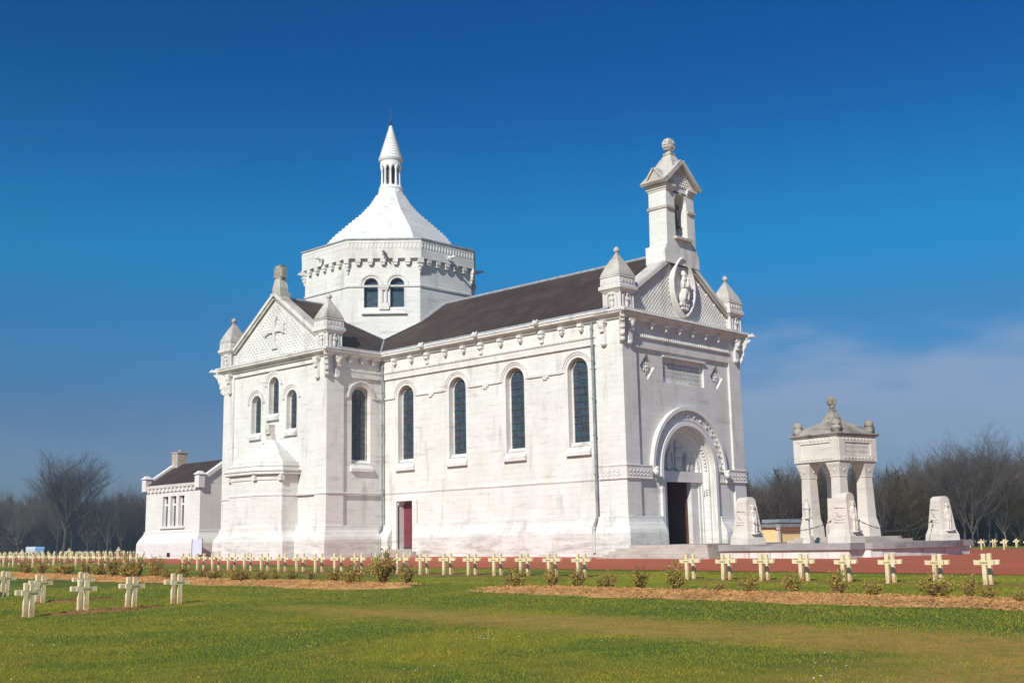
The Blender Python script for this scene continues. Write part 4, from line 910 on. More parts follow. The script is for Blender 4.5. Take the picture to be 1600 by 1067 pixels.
m = MB(); m.box(rx_ - .45, rx_ + .4, ay1 - .85, ay1 + .0, 8.0, 9.15); m.build('chimney', 'brick', rf); 
m = MB(); m.box(rx_ - .5, rx_ + .45, ay1 - .9, ay1 + .05, 9.15, 9.25); m.tube((rx_, ay1 - .42, 9.2), (rx_, ay1 - .42, 9.45), .13, .11, 8); m.build('chimney_pot', 'brick', rf)
for k, y in enumerate((40.63, 39.47, 38.31)):
    m = MB(); m.box(ax + .3, ax + .36, y - .42, y + .42, 3.35, 5.65); w = m.build('window', 'darkglass', an)
    m = MB(); m.box(ax + .22, ax + .32, y - .42, y + .42, 4.92, 5.06); m.box(ax + .24, ax + .3, y - .40, y - .30, 3.4, 5.6); m.box(ax + .24, ax + .3, y + .30, y + .40, 3.4, 5.6); m.box(ax + .24, ax + .3, y - .03, y + .03, 3.4, 5.6)
    m.tube((ax + .1, y + .1, 3.5), (ax + .1, y + .1, 4.9), .05, .05, 6); m.build('window_frame', 'annex', w)
m = MB(); m.box(ax - .14, ax + .02, 37.75, 41.2, 3.2, 3.36); m.build('sill', 'annex', an)
m = MB(); m.box(ax - .52, ax - .4, 38.9, 39.3, 1.12, 1.42); m.build('vent', 'dark', an)
nb = empty('notice_board', (-5.6, 35.0, 1.0), 'small white panel standing by the shaded side of the annex', 'notice board')
m = MB(); m.obox((-5.45, 34.9, 0), Vector((.75, -.66, 0)), Vector((.66, .75, 0)), Z1, -.34, .34, -.02, .02, 1.25, 2.35); m.build('panel', 'panel', nb)
m = MB()
for q in (-.36, .36): m.tube((-5.45 + .75 * q, 34.9 - .66 * q, .8), (-5.45 + .75 * q, 34.9 - .66 * q, 2.4), .03, .03, 6)
m.build('post', 'iron', nb)

# ------------------------------------------------------------------ front steps, monument platform
stp = empty('entrance_steps', (3, -3, .7), 'worn pale stone steps wrapping round the landing before the church portal', 'steps')
for k in range(5):
    m = MB(); e = .40 * k; f = .29 * k; top_ = 1.38 - .155 * k; m.box(-.55 - e, 12.4, -5.42 - f, -.42 if k else -.40, top_ - .152 if k < 4 else .45, top_)
    if k >= 1: m.box(-.55 - e, -.44, -.42 + .001, .15 + .12 * k - .001, top_ - .152 if k < 4 else .45, top_)
    m.build('step', 'step', stp)
pf = empty('monument_platform', (5.6, -10, .6), 'raised stone platform with grey coping and rust-streaked wall under the canopy monument', 'platform')
def plat(o):
    P = [(-1.2 - o, -6.62), (-1.2 - o, -13.6 - o), (.1, -13.6 - o)]
    for i in range(1, 12): t = pi * i / 12; P.append((5.3 - 5.2 * cos(t), -13.6 - o - 1.15 * sin(t)))
    return P + [(10.5, -13.6 - o), (12.3 + o, -13.6 - o), (12.3 + o, -6.62)]
m = MB(); m.prism(plat(0), .3, 1.03); m.build('platform_wall', 'rust', pf)
m = MB(); m.prism(plat(.14), 1.03, 1.33); m.build('coping', 'coping', pf)
m = MB(); m.prism([(4.0, -11.0), (8.9, -12.0), (9.6, -7.8), (4.8, -6.9)], 1.33, 1.48); m.prism([(4.25, -10.75), (8.4, -11.65), (9.1, -7.95), (5.0, -7.2)], 1.48, 1.62); m.build('tomb_step', 'step', pf)

# canopy monument, rotated square
TH = radians(-12); Bd = Vector((cos(TH), sin(TH), 0)); Ad = Vector((-sin(TH), cos(TH), 0)); CS = 3.06; C0 = Vector((4.5, -10.4, 0))
cn = empty('stone_canopy', (C0 + (Ad + Bd) * CS / 2 + Z1 * 1.62), 'square stone canopy on four tapered pillars with lichened pyramid roof, right of the church', 'monument')
def cbox(m, a0, a1, b0, b1, z0, z1, t=None):
    q = lambda a, b: tuple((C0 + Bd * a + Ad * b)[:2])
    P = [q(a0, b0), q(a1, b0), q(a1, b1), q(a0, b1)]
    if t is not None: ca, cb = (a0 + a1) / 2, (b0 + b1) / 2; T = [q(ca + (a - ca) * t, cb + (b - cb) * t) for a, b in ((a0, b0), (a1, b0), (a1, b1), (a0, b1))]; m.prism(P, z0, z1, T)
    else: m.prism(P, z0, z1)
m = MB(); cbox(m, .04, CS - .04, .04, CS - .04, 5.54, 6.85); m_ = m.build('entablature', 'beige', cn)
m = MB()
for (O, U, Nn) in ((C0 + Bd * .04, Ad, -Bd), (C0 + Ad * .04, Bd, -Ad), (C0 + Ad * CS - Ad * .04, Bd, Ad), (C0 + Bd * CS - Bd * .04, Ad, Bd)):
    for z0, z1, u0, u1 in ((5.54, 5.82, .04, CS - .04), (6.5, 6.85, .04, CS - .04), (5.82, 6.5, .04, .5), (5.82, 6.5, CS - .5, CS - .04)): m.obox(O, U, Nn, Z1, u0, u1, -.02, .06, z0 + .001, z1 - .001)
    for q in range(9):
        for zz in (5.68, 6.66): m.ell(O + U * (.45 + q * .27) + Nn * .06 + Z1 * zz, (.11, .04, .08), 7, 5, (U, Nn, Z1))
m.build('carved_border', 'beige', m_)
m = MB(); random.seed(3)                              # the worn two-line inscription: only strokes can be made out
for ln2, z in enumerate((6.27, 6.02)):
    u = .62
    while u < CS - .7:
        wl = random.choice((3, 4, 5, 6))
        for k in range(wl):
            if u > CS - .66: break
            m.obox(C0 + Ad * .04 + Bd * u, Bd, -Ad, Z1, -.012, .012, .0, .012, z - .045, z + .055)
            if random.random() < .6: m.obox(C0 + Ad * .04 + Bd * (u + .02), Bd, -Ad, Z1, -.018, .018, .0, .011, z + random.choice((-.04, 0, .04)), z + .05)
            u += .065
        u += .07
m.build('worn_inscription', 'ink', m_)
m = MB(); cbox(m, -.1, CS + .1, -.1, CS + .1, 6.85, 6.93); cbox(m, -.16, CS + .16, -.16, CS + .16, 6.93, 7.0)
zz = [7.0, 7.20, 7.38, 7.53, 7.64, 7.72]; ss = [1.0, .86, .70, .54, .40, .27]
for k in range(5):
    h0, h1 = CS / 2 * ss[k], CS / 2 * ss[k + 1]; cc = CS / 2; q = lambda a, b: tuple((C0 + Bd * a + Ad * b)[:2]); P = lambda h: [q(cc - h, cc - h), q(cc + h, cc - h), q(cc + h, cc + h), q(cc - h, cc + h)]
    m.prism(P(h0), zz[k], zz[k + 1], P(h1))
m.build('canopy_roof', 'lichen', cn)
m = MB(); cc = CS / 2; cbox(m, cc - .46, cc + .46, cc - .46, cc + .46, 7.6, 7.86, .8); cbox(m, cc - .34, cc + .34, cc - .34, cc + .34, 7.86, 8.3, .45); cbox(m, cc - .18, cc + .18, cc - .18, cc + .18, 8.3, 8.4)
c = C0 + (Ad + Bd) * cc; m.ell(c + Z1 * 8.55, (.16, .16, .16)); m.ell(c + Z1 * 8.85, (.22, .2, .3), 8, 6)
for a in range(8): t = a * pi / 4; m.ell(c + Vector((.18 * cos(t), .18 * sin(t), 8.75 + .16 * (a % 2))), (.09, .09, .14), 6, 5)
m.build('finial', 'lichen', cn)
for a, b in ((.22, .22), (.22, CS - .22), (CS - .22, .22), (CS - .22, CS - .22)):
    m = MB(); cbox(m, a - .2, a + .2, b - .2, b + .2, 7.0, 7.42); c = C0 + Bd * a + Ad * b; m.tube(c + Z1 * 7.42, c + Z1 * 7.5, .24, .26, 12); m.ell(c + Z1 * 7.56, (.25, .25, .2), 12, 8); m.build('corner_knob', 'lichen', cn, True)
    a2, b2 = (.52 if a < 1 else CS - .52), (.52 if b < 1 else CS - .52); m = MB()
    cbox(m, a2 - .46, a2 + .46, b2 - .46, b2 + .46, 1.5, 2.2, .93); cbox(m, a2 - .42, a2 + .42, b2 - .42, b2 + .42, 2.2, 2.6, .80); cbox(m, a2 - .335, a2 + .335, b2 - .335, b2 + .335, 2.6, 4.72, .84)
    cbox(m, a2 - .31, a2 + .31, b2 - .31, b2 + .31, 4.72, 4.78); pl_ = m.build('pillar', 'beige', cn)
    m = MB(); q = lambda u, v: tuple((C0 + Bd * u + Ad * v)[:2]); P = lambda h: [q(a2 - h, b2 - h), q(a2 + h, b2 - h), q(a2 + h, b2 + h), q(a2 - h, b2 + h)]
    m.prism(P(.29), 4.78, 5.0, P(.33)); m.prism(P(.33), 5.0, 5.4, P(.44)); m.prism(P(.44), 5.4, 5.56)
    for (U, Nn, s_) in ((Ad, -Bd, .34), (Bd, -Ad, .34), (Ad, Bd, .34), (Bd, Ad, .34)):
        c = C0 + Bd * a2 + Ad * b2
        for q_ in (-.18, 0, .18): m.ell(c + Nn * s_ + U * q_ + Z1 * (5.1 + abs(q_) * .5), (.08, .05, .13), 7, 5, (U, Nn, Z1))
    m.build('capital', 'beige', pl_)

# pylons
PYL = [((-.6, -7.9), -12, 'squat tapered stone pylon with carved soldier, nearest the church portal'),
       ((-.6, -13.4), -5, 'squat tapered stone pylon with a carved soldier, in front of the canopy pillars'),
       ((10.2, -13.1), -20, 'squat tapered stone pylon at the far right end of the platform'),
       ((10.4, -7.6), -12, 'squat tapered stone pylon mostly hidden behind the canopy monument')]
def make_pylon(label):
    e = empty('stone_pylon', (0, 0, 1.33), label, 'pylon', 'stone pylons on the platform'); h = .62; z = 1.33
    m = MB(); m.frus(0, 0, z, z + .30, h, h * .97); m.frus(0, 0, z + .30, z + .62, h * .97, h * .80); m.frus(0, 0, z + .62, z + 1.95, h * .80, h * .58); b = m.build('pylon_body', 'beige', e)
    m = MB(); n = 10; r = h * .56
    P = [(r * cos(pi * i / n), z + 1.95 + .10 + .30 * sin(pi * i / n)) for i in range(n + 1)]; m.slab((0, -r, 0), X1, -Y1, [(r, z + 1.95)] + P + [(-r, z + 1.95)], 2 * r); m.build('pylon_top', 'beige', b)
    m = MB()                                         # carved shield panel on one face, soldier relief on the other
    def fp(u, zz, o=0): r_ = h * (.80 - .22 * (zz - z - .62) / 1.33); return Vector((-r_ - o, u, zz))
    for (u0, u1, z0, z1) in ((-.27, .27, z + 1.62, z + 1.66), (-.27, .27, z + .95, z + .98)): 
        A_ = [fp(u0, z0), fp(u1, z0), fp(u1, z1), fp(u0, z1)]; B2 = [fp(u0, z0, .03), fp(u1, z0, .03), fp(u1, z1, .03), fp(u0, z1, .03)]; m.add(A_ + B2, [(4, 5, 6, 7), (0, 1, 5, 4), (1, 2, 6, 5), (2, 3, 7, 6), (3, 0, 4, 7)])
    m.ell(fp(0, z + 1.32), (.05, .17, .17)); 
    for q in (-1, 1): m.ell(fp(q * .17, z + 1.12), (.04, .12, .06)); m.ell(fp(q * .12, z + 1.42), (.04, .07, .09))
    m.ell(fp(0, z + 1.08), (.04, .16, .05)); m.build('shield_relief', 'beige', b, True)
    m = MB(); O = Vector((0, -h * .60, z + .5)); pf_ = lambda u, n_, zz: O + X1 * u - Y1 * (n_ + .20 * (1 - zz / 1.6)) + Z1 * zz
    for q in (-1, 1): m.ell(pf_(q * .085, .0, .32), (.075, .08, .34), 8, 6); m.ell(pf_(q * .19, .0, .86), (.055, .06, .26), 8, 5)
    m.ell(pf_(0, .0, .92), (.19, .10, .34), 10, 7); m.ell(pf_(0, .02, .66), (.2, .11, .22), 10, 6); m.ell(pf_(0, .04, 1.32), (.085, .09, .11), 9, 7); m.ell(pf_(0, .04, 1.39), (.12, .12, .07), 10, 5)
    m.tube(pf_(-.02, .14, .1), pf_(.1, .10, 1.15), .025, .02, 5); m.obox(O, X1, -Y1, Z1, -.3, .3, .12, .32, -.02, .06)
    m.obox(O + Z1 * 1.0, X1, -Y1, Z1, -.28, .28, .02, .06, .0, .05); m.build('soldier_relief', 'beige', b, True)
    return e
p0 = None
for (c, th, lab) in PYL:
    th = radians(th)
    if p0 is None: p0 = make_pylon(lab); e = p0
    else: e = copy_tree(p0); e['label'] = lab
    cen = Vector((c[0], c[1], 1.33)) + (Vector((cos(th), sin(th), 0)) + Vector((-sin(th), cos(th), 0))) * .62
    e.location = cen; e.rotation_euler = (0, 0, th)
def chain(p, q, sag, label):
    m = MB(); p, q = Vector(p), Vector(q); n = 26; P = [p.lerp(q, t / n) - Z1 * sag * 4 * (t / n) * (1 - t / n) for t in range(n + 1)]
    for i in range(n): m.tube(P[i], P[i + 1], .024 if i % 2 else .014, .024 if i % 2 else .014, 5)
    m.ell(p, (.06, .06, .06)); m.ell(q, (.06, .06, .06)); o = m.build('chain', 'iron'); tag(o, label, 'chain', 'chains strung between the pylons'); return o
chain((-.05, -7.95, 2.35), (-.1, -12.2, 2.35), .42, 'dark iron chain sagging from the portal-side pylon to the pylon before the canopy')
chain((.75, -13.2, 2.35), (10.3, -12.5, 2.35), .5, 'dark iron chain sagging across the bowed side to the far right pylon')
chain((10.0, -12.1, 2.45), (10.4, -7.9, 2.35), .55, 'dark iron chain sagging from the far right pylon to the hidden pylon')
lt = empty('lantern_post', (3.2, -9.3, 1.33), 'small pale carved lantern on a post between the canopy pillars', 'lantern')
m = MB(); m.frus(2.3, -9.6, 1.33, 1.7, .22, .16); m.frus(2.3, -9.6, 1.7, 2.55, .10, .08); m.frus(2.3, -9.6, 2.55, 2.62, .2, .2); m.build('post', 'beige', lt)
m = MB(); m.frus(2.3, -9.6, 2.62, 3.05, .13, .15, 6, 0); m.frus(2.3, -9.6, 3.05, 3.45, .19, .03, 6, 0); m.ell((2.3, -9.6, 3.52), (.07, .07, .1)); m.build('lantern_head', 'beige', lt)

# ------------------------------------------------------------------ crosses
def make_cross(label, lod=False):
    e = empty('grave_cross', (0, 0, 0), label, 'grave cross', 'cream grave crosses')
    m = MB(); b = .012; h, hw, t = .86, .055, .042
    P = [(-hw, -.12), (hw, -.12), (hw, h - .30), (.275, h - .30), (.275, h - .175), (hw, h - .175), (hw, h), (-hw, h), (-hw, h - .175), (-.275, h - .175), (-.275, h - .30), (-hw, h - .30)]
    m.slab((0, -t, 0), X1, -Y1, P, 2 * t); o = m.build('cross_body', 'cross', e)
    if not lod: bv = o.modifiers.new('b', 'BEVEL'); bv.width = .008; bv.segments = 1; bv.limit_method = 'ANGLE'
    m = MB(); m.box(-.12, .12, -t - .010, -t + .002, h - .262, h - .218); m.build('name_plate', 'plate', e); return e
ONES = ['', 'first', 'second', 'third', 'fourth', 'fifth', 'sixth', 'seventh', 'eighth', 'ninth', 'tenth', 'eleventh', 'twelfth', 'thirteenth', 'fourteenth', 'fifteenth', 'sixteenth', 'seventeenth', 'eighteenth', 'nineteenth']
def ordn(n):
    if n < 20: return ONES[n]
    t, o = divmod(n, 10); T_ = {2: 'twent', 3: 'thirt', 4: 'fort', 5: 'fift', 6: 'sixt'}[t]; return T_ + ('ieth' if o == 0 else 'y-' + ONES[o])
NUM = [ordn(i) for i in range(1, 61)]
CR = make_cross('x'); first = [True]
def cross(x, y, rz, label, dz=0, sc=1.0, group='cream grave crosses'):
    if first[0]: e = CR; first[0] = False
    else: e = copy_tree(CR)
    e['label'] = label; e['group'] = group
    e.location = (x, y, terr(x, y) + dz); e.rotation_euler = (radians(random.uniform(-.8, .8)), radians(random.uniform(-.8, .8)), rz + radians(random.uniform(-2, 2))); s_ = sc * random.uniform(.985, 1.015); e.scale = (s_, s_, s_)
random.seed(11)
# nearest group, left foreground (pairs back to back)
NEAR = [((-37.03, -9.14), 'leftmost of the front four at the left'), ((-35.34, -8.73), 'second from left of the front four'), ((-34.05, -8.98), 'third from left of the front four'), ((-32.35, -8.51), 'rightmost of the front four at the left'),
        ((-34.17, -3.52), 'just behind the leftmost front cross'), ((-32.58, -3.12), 'directly behind the second front cross'), ((-32.96, 1.96), 'two rows behind, near the left edge'), ((-34.0, 1.7), 'cut off by the left edge')]
for (x, y), lab in NEAR:
    cross(x, y, 0, 'cream cross, near side of its pair, ' + lab, group='pairs of crosses in the left foreground'); cross(x, y + .36, pi, 'cream cross, far side of its pair, ' + lab, group='pairs of crosses in the left foreground')
# middle row along the gravel, three runs
def run(ys, lab, inc=1):
    for i, y in enumerate(ys):
        if i >= len(NUM): n_ = 'one further on'
        else: n_ = NUM[i]
        cross(-17.5, y, -pi / 2, 'cream cross, lawn side, %s from right %s' % (n_, lab), group='crosses in the long row before the church'); cross(-17.13, y, pi / 2, 'cream cross, church side, %s from right %s' % (n_, lab), group='crosses in the long row before the church')
run([-26.26 + 1.45 * k for k in range(-2, 8)], 'in the run before the monument')
run([-11.23 + 1.456 * k for k in range(20)], 'in the run before the church walls')
run([21.29 + 1.472 * k for k in range(14)], 'in the run left of the church')
for k, y in enumerate((41.5, 38.6, 35.6, 32.8)): cross(-5.9 - .9 * (y - 38), y + 14, -pi / 2, 'cream cross alone at the lawn edge behind the left run, %s from right' % NUM[3 - k], group='crosses at the far lawn edge')
# far field on the left
FARL = 0
for i in range(8):
    for j in range(17):
        x, y = 14 + 5.0 * i - (2.0 if i % 2 else 0), 124 + 2.1 * j + i * .3
        v = Vector((x, y, terr(x, y))) - EYE; u = 800 + FPX * v.dot(R_) / v.dot(Vector((sin(YAW), cos(YAW), 0)))
        if -15 < u < 232: FARL += 1; cross(x, y, -pi / 2 if j % 2 else pi / 2, 'pale distant cross, %s in line %s of the far left field' % (ordn(j + 1), ('one', 'two', 'three', 'four', 'five', 'six', 'seven', 'eight')[i]), group='distant crosses at the left')
FARR = 0; ROWN3 = ('nearest', 'middle', 'farthest')
for i in range(5): cross(57.5, 3.9 - 2.05 * i, -pi / 2, 'cream cross beyond the gravel at far right, %s from left in the nearer row' % NUM[i], sc=1.1, group='nearer crosses at the far right')
for i in range(3):
    for j in range(24):
        x, y = 74 + 7 * i, 16.5 - 1.2 * j + i * 2.5
        v = Vector((x, y, terr(x, y))) - EYE; u = 800 + FPX * v.dot(R_) / v.dot(Vector((sin(YAW), cos(YAW), 0)))
        if 1380 < u < 1620: FARR += 1; cross(x, y, -pi / 2, 'pale distant cross, %s from left in the %s far right row' % (ordn(j + 1), ROWN3[i]), group='distant crosses at the right')
print('CROSSES', 16 + 88 + 4 + FARL + 5 + FARR)

# ------------------------------------------------------------------ beds, soil, shrubs
def bed(name, x0, x1, y0, y1, h, amp=.25, mat='mulch', ry=.25, cells=.22):
    rng = np.random.RandomState(int(abs(y0 * 10)) + 5); m = MB(); nx, ny = max(3, int((x1 - x0) / cells)), max(4, int((y1 - y0) / cells)); vs = []
    ph = rng.rand(8) * 6
    for j in range(ny + 1):
        y = y0 + (y1 - y0) * j / ny; wob = amp * (sin(y * .9 + ph[0]) + .6 * sin(y * 2.3 + ph[1]) + .4 * sin(y * 5.1 + ph[2])); wob2 = amp * (sin(y * 1.1 + ph[3]) + .6 * sin(y * 2.7 + ph[4]))
        te = min(1, (y - y0) / 1.2, (y1 - y) / 1.2); te = sqrt(max(0, te))
        xa, xb = x0 + wob, x1 + wob2; xm = (xa + xb) / 2; xa, xb = xm + (xa - xm) * te, xm + (xb - xm) * te
        for i in range(nx + 1):
            f = i / nx; x = xa + (xb - xa) * f; pz = (1 - (2 * f - 1) ** 4) * te; vs.append((x, y, terr(x, y) - .01 + pz * (h + rng.uniform(-.5, .6) * h)))
    fs = [(j * (nx + 1) + i, j * (nx + 1) + i + 1, (j + 1) * (nx + 1) + i + 1, (j + 1) * (nx + 1) + i) for j in range(ny) for i in range(nx)]
    m.add(vs, fs); return tag(m.build(name, mat), kind='structure')
bed('mulch_bed', -25.35, -22.75, -34.5, -13.2, .09, .18); bed('mulch_bed', -25.9, -23.1, -9.4, 24.5, .09, .18)
bed('soil_strip', -37.8, -32.0, -9.6, -8.2, .07, .1, 'soil', cells=.12) ; bed('soil_strip', -35.4, -31.0, -4.0, -2.6, .07, .1, 'soil', cells=.12); bed('soil_strip', -18.0, -16.7, -29.5, -15.0, .02, .12, 'soil'); bed('soil_strip', -18.0, -16.7, -12.3, 17.5, .02, .12, 'soil')
def chips(x0, x1, y0, y1, n, seed):
    rng = np.random.RandomState(seed); x = rng.uniform(x0, x1, n); y = rng.uniform(y0, y1, n); e = np.minimum(1, np.minimum(x - x0, x1 - x) / .5)
    z = .41 + .0195 * (x + 17.5) + .0085 * y + .03 + .09 * e * (.6 + .6 * rng.rand(n)); c = np.stack([x, y, z], 1)
    d1 = rng.normal(0, 1, (n, 3)); d1[:, 2] *= .35; d1 /= np.linalg.norm(d1, axis=1)[:, None]; d2 = rng.normal(0, 1, (n, 3)); d2 /= np.linalg.norm(d2, axis=1)[:, None]; L_ = rng.uniform(.02, .06, n)[:, None]
    V = np.empty((n, 3, 3)); V[:, 0] = c - d1 * L_; V[:, 1] = c + d1 * L_; V[:, 2] = c + d2 * L_ * .7
    me = bpy.data.meshes.new('bark_chips'); me.vertices.add(n * 3); me.vertices.foreach_set('co', V.ravel()); me.loops.add(n * 3); me.loops.foreach_set('vertex_index', np.arange(n * 3, dtype=np.int32)); me.polygons.add(n); me.polygons.foreach_set('loop_start', np.arange(0, n * 3, 3, dtype=np.int32)); me.polygons.foreach_set('loop_total', np.full(n, 3, np.int32)); me.update(); me.validate(); me.materials.append(MT['mulch'])
    o = bpy.data.objects.new('bark_chips', me); COL.objects.link(o); tag(o, 'loose orange bark chips strewn over the shrub beds', 'bark chips', kind='stuff')
chips(-25.5, -22.8, -34, -13.4, 20000, 1); chips(-26.0, -23.1, -9.0, 24, 26000, 2)
def make_shrub(seed, h, w):
    rng = random.Random(seed); sm = MB(); lf = MB(); ns = 40
    for i in range(ns):
        a = rng.uniform(0, 2 * pi); r0 = rng.uniform(0, .08) * w; r1 = rng.uniform(.12, .60) * w; p = Vector((r0 * cos(a), r0 * sin(a), -.03)); q = Vector((r1 * cos(a + rng.uniform(-.4, .4)), r1 * sin(a), h * rng.choice((.5, .65, .8, .95, 1.15)) * (1 - .25 * (r1 / (.5 * w)) ** 2)))
        sm.tube(p, q, .008, .003, 3, False); mid = p.lerp(q, .5)
        for b in range(4):
            t = rng.uniform(.15, .85); s = p.lerp(q, t); e = s + Vector((rng.uniform(-.12, .12), rng.uniform(-.12, .12), rng.uniform(.03, .16))) * (h / .6); sm.tube(s, e, .005, .002, 3, False)
            for k in range(8):
                c = s.lerp(e, rng.random()) + Vector([rng.gauss(0, .018) for _ in range(3)]); d1 = Vector([rng.gauss(0, 1) for _ in range(3)]).normalized() * .028; d2 = Vector([rng.gauss(0, 1) for _ in range(3)]).normalized() * .016
                lf.add([c - d1, c + d2, c + d1, c - d2], [(0, 1, 2, 3)])
    e = empty('shrub', (0, 0, 0), 'x', 'shrub', 'low shrubs in the mulch beds'); sm.build('stems', 'stem', e); lf.build('leaves', 'leaf', e); return e
SHP = [make_shrub(s, .6, .62) for s in range(5)]; used = [False] * 5
SH = [(-23.78, -13.96, 0.54, 0.6), (-22.9, -13.3, 0.62, 0.59), (-23.0, -14.8, 0.55, 0.57), (-22.9, -15.8, 0.6, 0.7), (-23.05, -16.92, 0.39, 0.42), (-22.7, -16.9, 0.44, 0.44), (-23.1, -18.36, 0.66, 0.66), (-22.7, -19.3, 0.61, 0.66), (-23.17, -20.65, 0.21, 0.2), (-23.03, -21.02, 0.32, 0.39), (-23.37, -22.26, 0.55, 0.58), (-23.1, -23.4, 0.51, 0.64), (-22.9, -24.6, 0.55, 0.65), (-23.4, -25.80, 0.43, 0.54), (-23.29, -27.35, 0.64, 0.89), (-22.8, -28.0, 0.54, 0.48), (-23.4, -28.65, 0.4, 0.44), (-24.02, -29.6, 0.25, 0.37), (-23.2, -8.1, 0.64, 0.64), (-23.55, -7.25, 1.14, 0.96), (-23.93, -6.06, 0.65, 0.78), (-23.1, -5.1, 0.53, 0.58), (-23.2, -3.95, 0.48, 0.63), (-23.34, -2.72, 0.44, 0.39), (-23.3, -1.42, 0.5, 0.55), (-23.53, -0.67, 0.4, 0.4), (-24.03, -0.45, 0.45, 0.7), (-23.94, 0.9, 0.46, 0.67), (-24.6, 0.4, 0.55, 0.66), (-24.12, 2.85, 0.47, 0.63), (-23.5, 4.6, 0.39, 0.5), (-23.94, 5.5, 0.71, 0.66), (-24.18, 6.45, 0.5, 0.61), (-23.73, 8.1, 0.91, 0.86), (-24.32, 8.75, 0.91, 0.85), (-24.4, 9.6, 0.86, 0.8), (-24.09, 11.4, 0.89, 0.83), (-23.95, 13.0, 0.67, 0.79), (-23.85, 14.6, 0.62, 0.74), (-24.12, 16.0, 0.75, 0.88), (-23.58, 17.9, 0.65, 0.71), (-23.84, 19.3, 0.78, 0.72), (-24.06, 20.6, 0.66, 0.66), (-23.43, 22.5, 0.75, 0.62)]
for i, (x, y, h, w) in enumerate(SH):
    k = i % 5
    if used[k]: e = copy_tree(SHP[k])
    else: e = SHP[k]; used[k] = True
    e.location = (x, y, terr(x, y) + .05); e.rotation_euler = (0, 0, random.uniform(0, 6)); k_ = random.uniform(.95, 1.3); e.scale = (w / .62 * k_, w / .62 * random.uniform(.85, 1.1), h / .6 * random.uniform(1.0, 1.25))
    if i == 8: look = 'tiny'
    elif h > 1: look = 'tallest, twiggy and spreading'
    elif h > .8: look = 'bushy olive'
    elif h > .55: look = 'rounded olive-brown'
    else: look = 'low reddish-brown'
    if i < 18: e['label'] = '%s shrub, %s from left in the right mulch bed' % (look, NUM[i])
    else: e['label'] = '%s shrub, %s from right in the left mulch bed' % (look, NUM[i - 18])

# ------------------------------------------------------------------ grass blades and daisies
def blades(name, mat, n, h0, h1, w, seed, kind='stuff', box=None):
    rng = np.random.RandomState(seed); fx, fy = sin(YAW), cos(YAW)
    D = 9 + (46 - 9) * rng.rand(n) ** .85; T = rng.uniform(-.5, .5, n); x = EYE.x + fx * D + cos(YAW) * T * D; y = EYE.y + fy * D - sin(YAW) * T * D
    ok = (x < -13) & ~((x > -25.3) & (x < -22.8) & ((y < -13.2) | (y > -9.4)))
    # fewer on the worn line
    worn = (np.abs(x + 31.75) < 1.6) & (y < -12); ok &= ~(worn & (rng.rand(n) < .6)); ok &= ~((y < -30) & (x < -31) & (rng.rand(n) < .45))
    x, y, D = x[ok], y[ok], D[ok]; n = len(x); z = .41 + .0195 * (x + 17.5) + .0085 * y
    a = rng.uniform(0, 2 * pi, n); h = rng.uniform(h0, h1, n); lean = rng.normal(0, .4, (n, 2)) * h[:, None]; ww = w * (.6 + D / 25)
    V = np.empty((n, 3, 3)); V[:, 0] = np.stack([x - ww * np.cos(a), y - ww * np.sin(a), z - .005], 1); V[:, 1] = np.stack([x + ww * np.cos(a), y + ww * np.sin(a), z - .005], 1); V[:, 2] = np.stack([x + lean[:, 0], y + lean[:, 1], z + h], 1)
    me = bpy.data.meshes.new(name); me.vertices.add(n * 3); me.vertices.foreach_set('co', V.ravel()); me.loops.add(n * 3); me.loops.foreach_set('vertex_index', np.arange(n * 3, dtype=np.int32)); me.polygons.add(n); me.polygons.foreach_set('loop_start', np.arange(0, n * 3, 3, dtype=np.int32)); me.polygons.foreach_set('loop_total', np.full(n, 3, np.int32)); me.update(); me.validate(); me.materials.append(MT[mat])
    o = bpy.data.objects.new(name, me); COL.objects.link(o); return o
tag(blades('grass', 'blade', 300000, .014, .042, .005, 1), 'short green lawn grass across the foreground', 'grass', kind='stuff')
m = MB(); rng = random.Random(5)
for cl in range(60):
    D = 12 + 30 * rng.random() ** .8; T = rng.uniform(-.47, .47)
    cx_, cy_ = EYE.x + sin(YAW) * D + cos(YAW) * T * D, EYE.y + cos(YAW) * D - sin(YAW) * T * D
    for k in range(rng.choice((1, 1, 2, 3, 5, 7))):
        x, y = cx_ + rng.gauss(0, .28), cy_ + rng.gauss(0, .28); z = terr(x, y) + .03; r = rng.uniform(.011, .019)
        if x > -26.5 or (abs(x + 31.75) < 1.8 and y < -12): continue
        m.add([(x + r * cos(a * pi / 3), y + r * sin(a * pi / 3), z + rng.uniform(-.006, .006)) for a in range(6)] + [(x, y, z - .012)], [tuple(range(6))] + [(a, (a + 1) % 6, 6) for a in range(6)])
tag(m.build('daisies', 'daisy'), 'tiny white daisies scattered over the lawn', 'daisies', kind='stuff')

